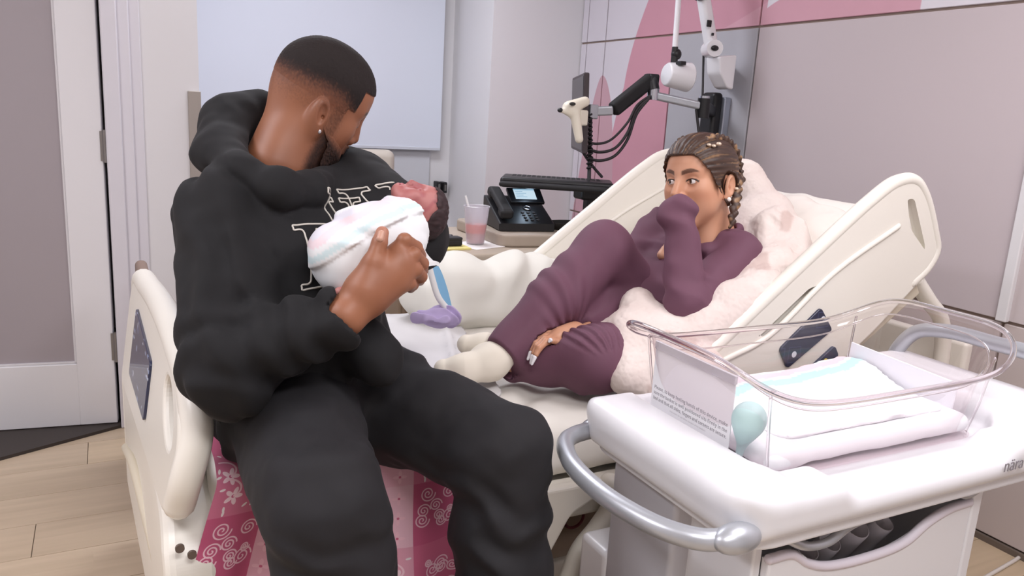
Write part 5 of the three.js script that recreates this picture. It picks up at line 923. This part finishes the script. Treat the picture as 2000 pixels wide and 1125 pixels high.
  const braid = (pts, r, nseg) => { const c = new THREE.CatmullRomCurve3(pts.map(v3)); const L = []; for (let i = 0; i <= nseg; i++) { const p = c.getPointAt(i / nseg), t = c.getTangentAt(i / nseg), sd = new THREE.Vector3().crossVectors(t, new THREE.Vector3(-0.454, 0.217, 0.864)).normalize(), s = (i % 2 ? 1 : -1) * r * 0.55, k = r * (1 - 0.35 * Math.max(0, i / nseg - 0.7) / 0.3); L.push([[p.x + sd.x * s - t.x * r * 0.5, p.y + sd.y * s - t.y * r * 0.5, p.z + sd.z * s - t.z * r * 0.5], [p.x - sd.x * s * 0.2 + t.x * r * 0.9, p.y - sd.y * s * 0.2 + t.y * r * 0.9, p.z - sd.z * s * 0.2 + t.z * r * 0.9], k * 0.72, k * 0.6, 0.003]); } return [bones(L, 0.003), bounds(L, 0.006)]; };
  const br = (x, y, z) => mixc(mixc(root, mid, 0.5 + 0.5 * noise(x * 90, y * 90, z * 90)), gold, sstep(0.0, 0.45, noise(x * 60 + 5, y * 60, z * 60)) * 0.8);
  const crown = [[0.030, 0.088, 0.074], [0.040, 0.112, 0.045], [0.048, 0.124, 0.01], [0.052, 0.118, -0.035], [0.055, 0.092, -0.075], [0.056, 0.055, -0.095], [0.058, 0.015, -0.095]].map(F.out);
  const tail = [F.out([0.058, 0.02, -0.096]), [1.527, 1.179, -1.627], [1.507, 1.136, -1.604], [1.492, 1.1, -1.591], [1.484, 1.068, -1.587]];
  const b1 = braid(crown, 0.0085, 28), b2 = braid(tail, 0.0125, 16); const far = crown.map((p) => F.out((() => { const q = F.loc(p); return [-q[0], q[1], q[2]]; })())); const b3 = braid(far, 0.0085, 26);
  for (const b of [b1, b2, b3]) mk('braid', nets(b[0], b[1][0], b[1][1], 0.0026, br), hairM, woman);
  const clipG = (p, r) => mk('hair_bead', ell2(p[0], p[1], p[2], r, r * 0.7, r), phys('#e8d3bd', 0.25, { metalness: 0.4 }), woman);
  clipG([1.414, 1.27, -1.628], 0.006); clipG([1.425, 1.268, -1.622], 0.006); clipG([1.437, 1.274, -1.617], 0.007); clipG([1.501, 1.159, -1.601], 0.006);
  const er = F.out([0.089, -0.034, 0.006]); mk('earring', ell2(er[0], er[1], er[2], 0.0058, 0.0062, 0.0058), phys('#f4f0ea', 0.2, { clearcoat: 0.6 }), woman);
  // loungewear
  const neckF = (x, y, z) => HF(...F.loc([x, y, z])) * F.s;
  const plum = phys('#6d4658', 0.75, { sheen: 0.4, sheenRoughness: 0.5, sheenColor: new THREE.Color('#b48aa0') });
  const TB = [
    [[1.365, 0.779, -1.693], [1.467, 0.898, -1.704], 0.125, 0.118, 0.06], [[1.467, 0.898, -1.704], [1.513, 0.955, -1.706], 0.115, 0.085, 0.05], [[1.514, 0.987, -1.598], [1.472, 1.001, -1.843], 0.062, 0.058, 0.05], [[1.443, 0.92, -1.745], [1.388, 0.859, -1.759], 0.08, 0.08, 0.05],
    [shL, elL, 0.060, 0.050, 0.035], [elL, haL, 0.048, 0.041, 0.02], [haL, [1.269, 1.102, -1.575], 0.040, 0.037, 0.02], [[1.29, 0.865, -1.754], [1.302, 0.777, -1.691], 0.075, 0.09, 0.05], [shR, elR, 0.056, 0.046, 0.03], [elR, [1.137, 0.793, -1.666], 0.044, 0.034, 0.02],
  ];
  const CB = [[1.562, 1.041, -1.644], [1.486, 1.013, -1.596], [1.428, 0.995, -1.598], [1.418, 0.989, -1.648], [1.493, 1.004, -1.752], [1.595, 1.043, -1.754]].map((p, i, a) => [p, a[(i + 1) % 6], 0.020, 0.020, 0.014]);
  const tb = bones(TB, 0.04), cb = bones(CB, 0.014);
  const along = (p, a, b) => { const u = sub(b, a), q = sub(p, a); return (q[0] * u[0] + q[1] * u[1] + q[2] * u[2]) / (u[0] * u[0] + u[1] * u[1] + u[2] * u[2]); };
  const skinChest = (x, y, z) => cap(x, y, z, [1.381, 0.986, -1.719], [1.356, 0.963, -1.704], 0.008, 0.012);
  const topF = (x, y, z) => {
    let d = smin(tb(x, y, z), cb(x, y, z), 0.018); if (d > 0.05) return d;
    const t = along([x, y, z], shL, elL), inArm = sstep(0.02, 0, cap(x, y, z, shL, elL, 0.06, 0.05));
    d -= 0.004 * inArm * Math.sin(t * 20 + 4 * noise(x * 12, y * 12, z * 12)) * sstep(0.4, 0.9, t) + (1 - inArm) * 0.005 * Math.sin((x * 30 + y * 55) + 5 * noise(x * 8, y * 8, z * 8)) + 0.004 * noise(x * 16, y * 16, z * 16);
    d = smax(d, -(neckF(x, y, z) - 0.005), 0.006); d = smax(d, -(skinChest(x, y, z) + 0.002), 0.005);
    return d;
  };
  mk('top', nets(topF, ...bounds(TB, 0.03), 0.0068), plum, woman);
  const PB = [[hipL, hipR, 0.115, 0.115, 0.05], [hipR, knR, 0.098, 0.074, 0.03], [knR, lerp(knR, anR, 0.5), 0.074, 0.072, 0.03], [lerp(knR, anR, 0.5), anR, 0.070, 0.052, 0.03], [hipL, knL, 0.095, 0.080, 0.03], [knL, anL, 0.080, 0.055, 0.03], [[1.256, 0.807, -1.688], [1.103, 0.756, -1.628], 0.062, 0.05, 0.04], [[1.121, 0.823, -1.716], [1.296, 0.796, -1.734], 0.055, 0.07, 0.04]];
  const pf = bones(PB, 0.035), cutA = nrm(sub(anR, knR));
  const pants = (x, y, z) => {
    let d = pf(x, y, z); if (d > 0.05) return d;
    const t = along([x, y, z], knR, anR), nearShin = sstep(0.02, 0, cap(x, y, z, knR, anR, 0.075, 0.055));
    const q = sub([x, y, z], knL), gath = 0.0035 * Math.sin(Math.atan2(q[1], q[0]) * 22) * sstep(0.05, 0.09, q[1] + 0.02) * sstep(0.10, 0.03, Math.abs(q[0] + 0.02));
    d -= 0.0018 * nearShin * Math.sin(x * 60 - y * 60 + 3 * noise(x * 7, y * 7, z * 7)) * (0.4 + 0.6 * Math.abs(noise(x * 5, y * 5, z * 5))) + gath + 0.005 * noise(x * 9, y * 9, z * 9) + 0.0035 * Math.sin(x * 40 + z * 50 + 4 * noise(x * 9, y * 9, z * 9)) * sstep(0.72, 0.66, y);
    if (nearShin > 0.2) d = smax(d, ((x - anR[0]) * cutA[0] + (y - anR[1]) * cutA[1] + (z - anR[2]) * cutA[2]) - 0.005, 0.008);
    d = Math.max(d, -(topF(x, y, z) + 0.006), -(HD(x, y, z) - 0.0015));
    return d;
  };
  mk('trousers', nets(pants, ...bounds(PB, 0.03), 0.007), plum, woman);
  const ft = [anR, [0.822, 0.718, -1.656], [0.75, 0.707, -1.657], [0.707, 0.706, -1.673]];
  const sf = (x, y, z) => { let d = smin(cap(x, y, z, ft[0], ft[1], 0.038, 0.040), cap(x, y, z, ft[1], ft[2], 0.040, 0.036), 0.03); d = smin(d, cap(x, y, z, ft[2], ft[3], 0.036, 0.026), 0.02); d = smin(d, sph(x, y, z, ...[0.822, 0.716, -1.696], 0.036), 0.03); return d - 0.0018 * noise(x * 30, y * 30, z * 30); };
  mk('sock', nets(sf, ...bounds([[ft[0], ft[3], 0.06, 0.06], [[0.822, 0.716, -1.696], ft[1], 0.05, 0.05]], 0.01), 0.005), std('#eee5d6', 0.85), woman);
  const f2 = [[0.895, 0.714, -1.727], [0.836, 0.733, -1.728], [0.798, 0.74, -1.749]]; const s2 = (x, y, z) => smin(cap(x, y, z, f2[0], f2[1], 0.036, 0.036), cap(x, y, z, f2[1], f2[2], 0.036, 0.026), 0.02) - 0.002 * noise(x * 28, y * 28, z * 28);
  mk('sock', nets(s2, ...bounds([[f2[0], f2[2], 0.05, 0.05]], 0.012), 0.005), std('#eee5d6', 0.85), woman);
  { const t = new TextGeometry('212', { font: fontR, size: 0.013, depth: 0.002, curveSegments: 3 }); t.translate(-0.013, -0.006, 0); const p = [0.784, 0.717, -1.635], q = add(p, [0, 0, 0]); let d = 0; const dir = nrm(sub(q, [0, 1.32, 0])); let h = q; for (let i = 0; i < 60; i++) { d = sf(...h); if (d < 0.0006) break; h = add(h, mul(dir, d * 0.7)); } orient(t, nrm([0.89, 0.06, 0.45]), nrm([0.05, 0.97, -0.22]), nrm([-0.454, 0.217, 0.864]), h); mk('printed_mark', t, std('#8d8478', 0.8), woman); }
  // long pale nails
  for (const f of fingers) { const a = f[2][0], b = f[3][0], d = nrm(sub(b, a)), p = add(b, mul(d, 0.008)), e = add(b, mul(d, f === fingers[0] ? 0.012 : 0.022)); const n = (x, y, z) => cap(x, y, z, p, add(e, [0, -0.004, 0]), 0.0058, 0.0034); mk('fingernail', nets(n, ...bounds([[p, add(e, [0, -0.006, 0]), 0.008, 0.008]], 0.004), 0.0022), phys('#f2eef2', 0.25, { clearcoat: 0.5 }), woman); }
}

renderer.render(scene, camera);
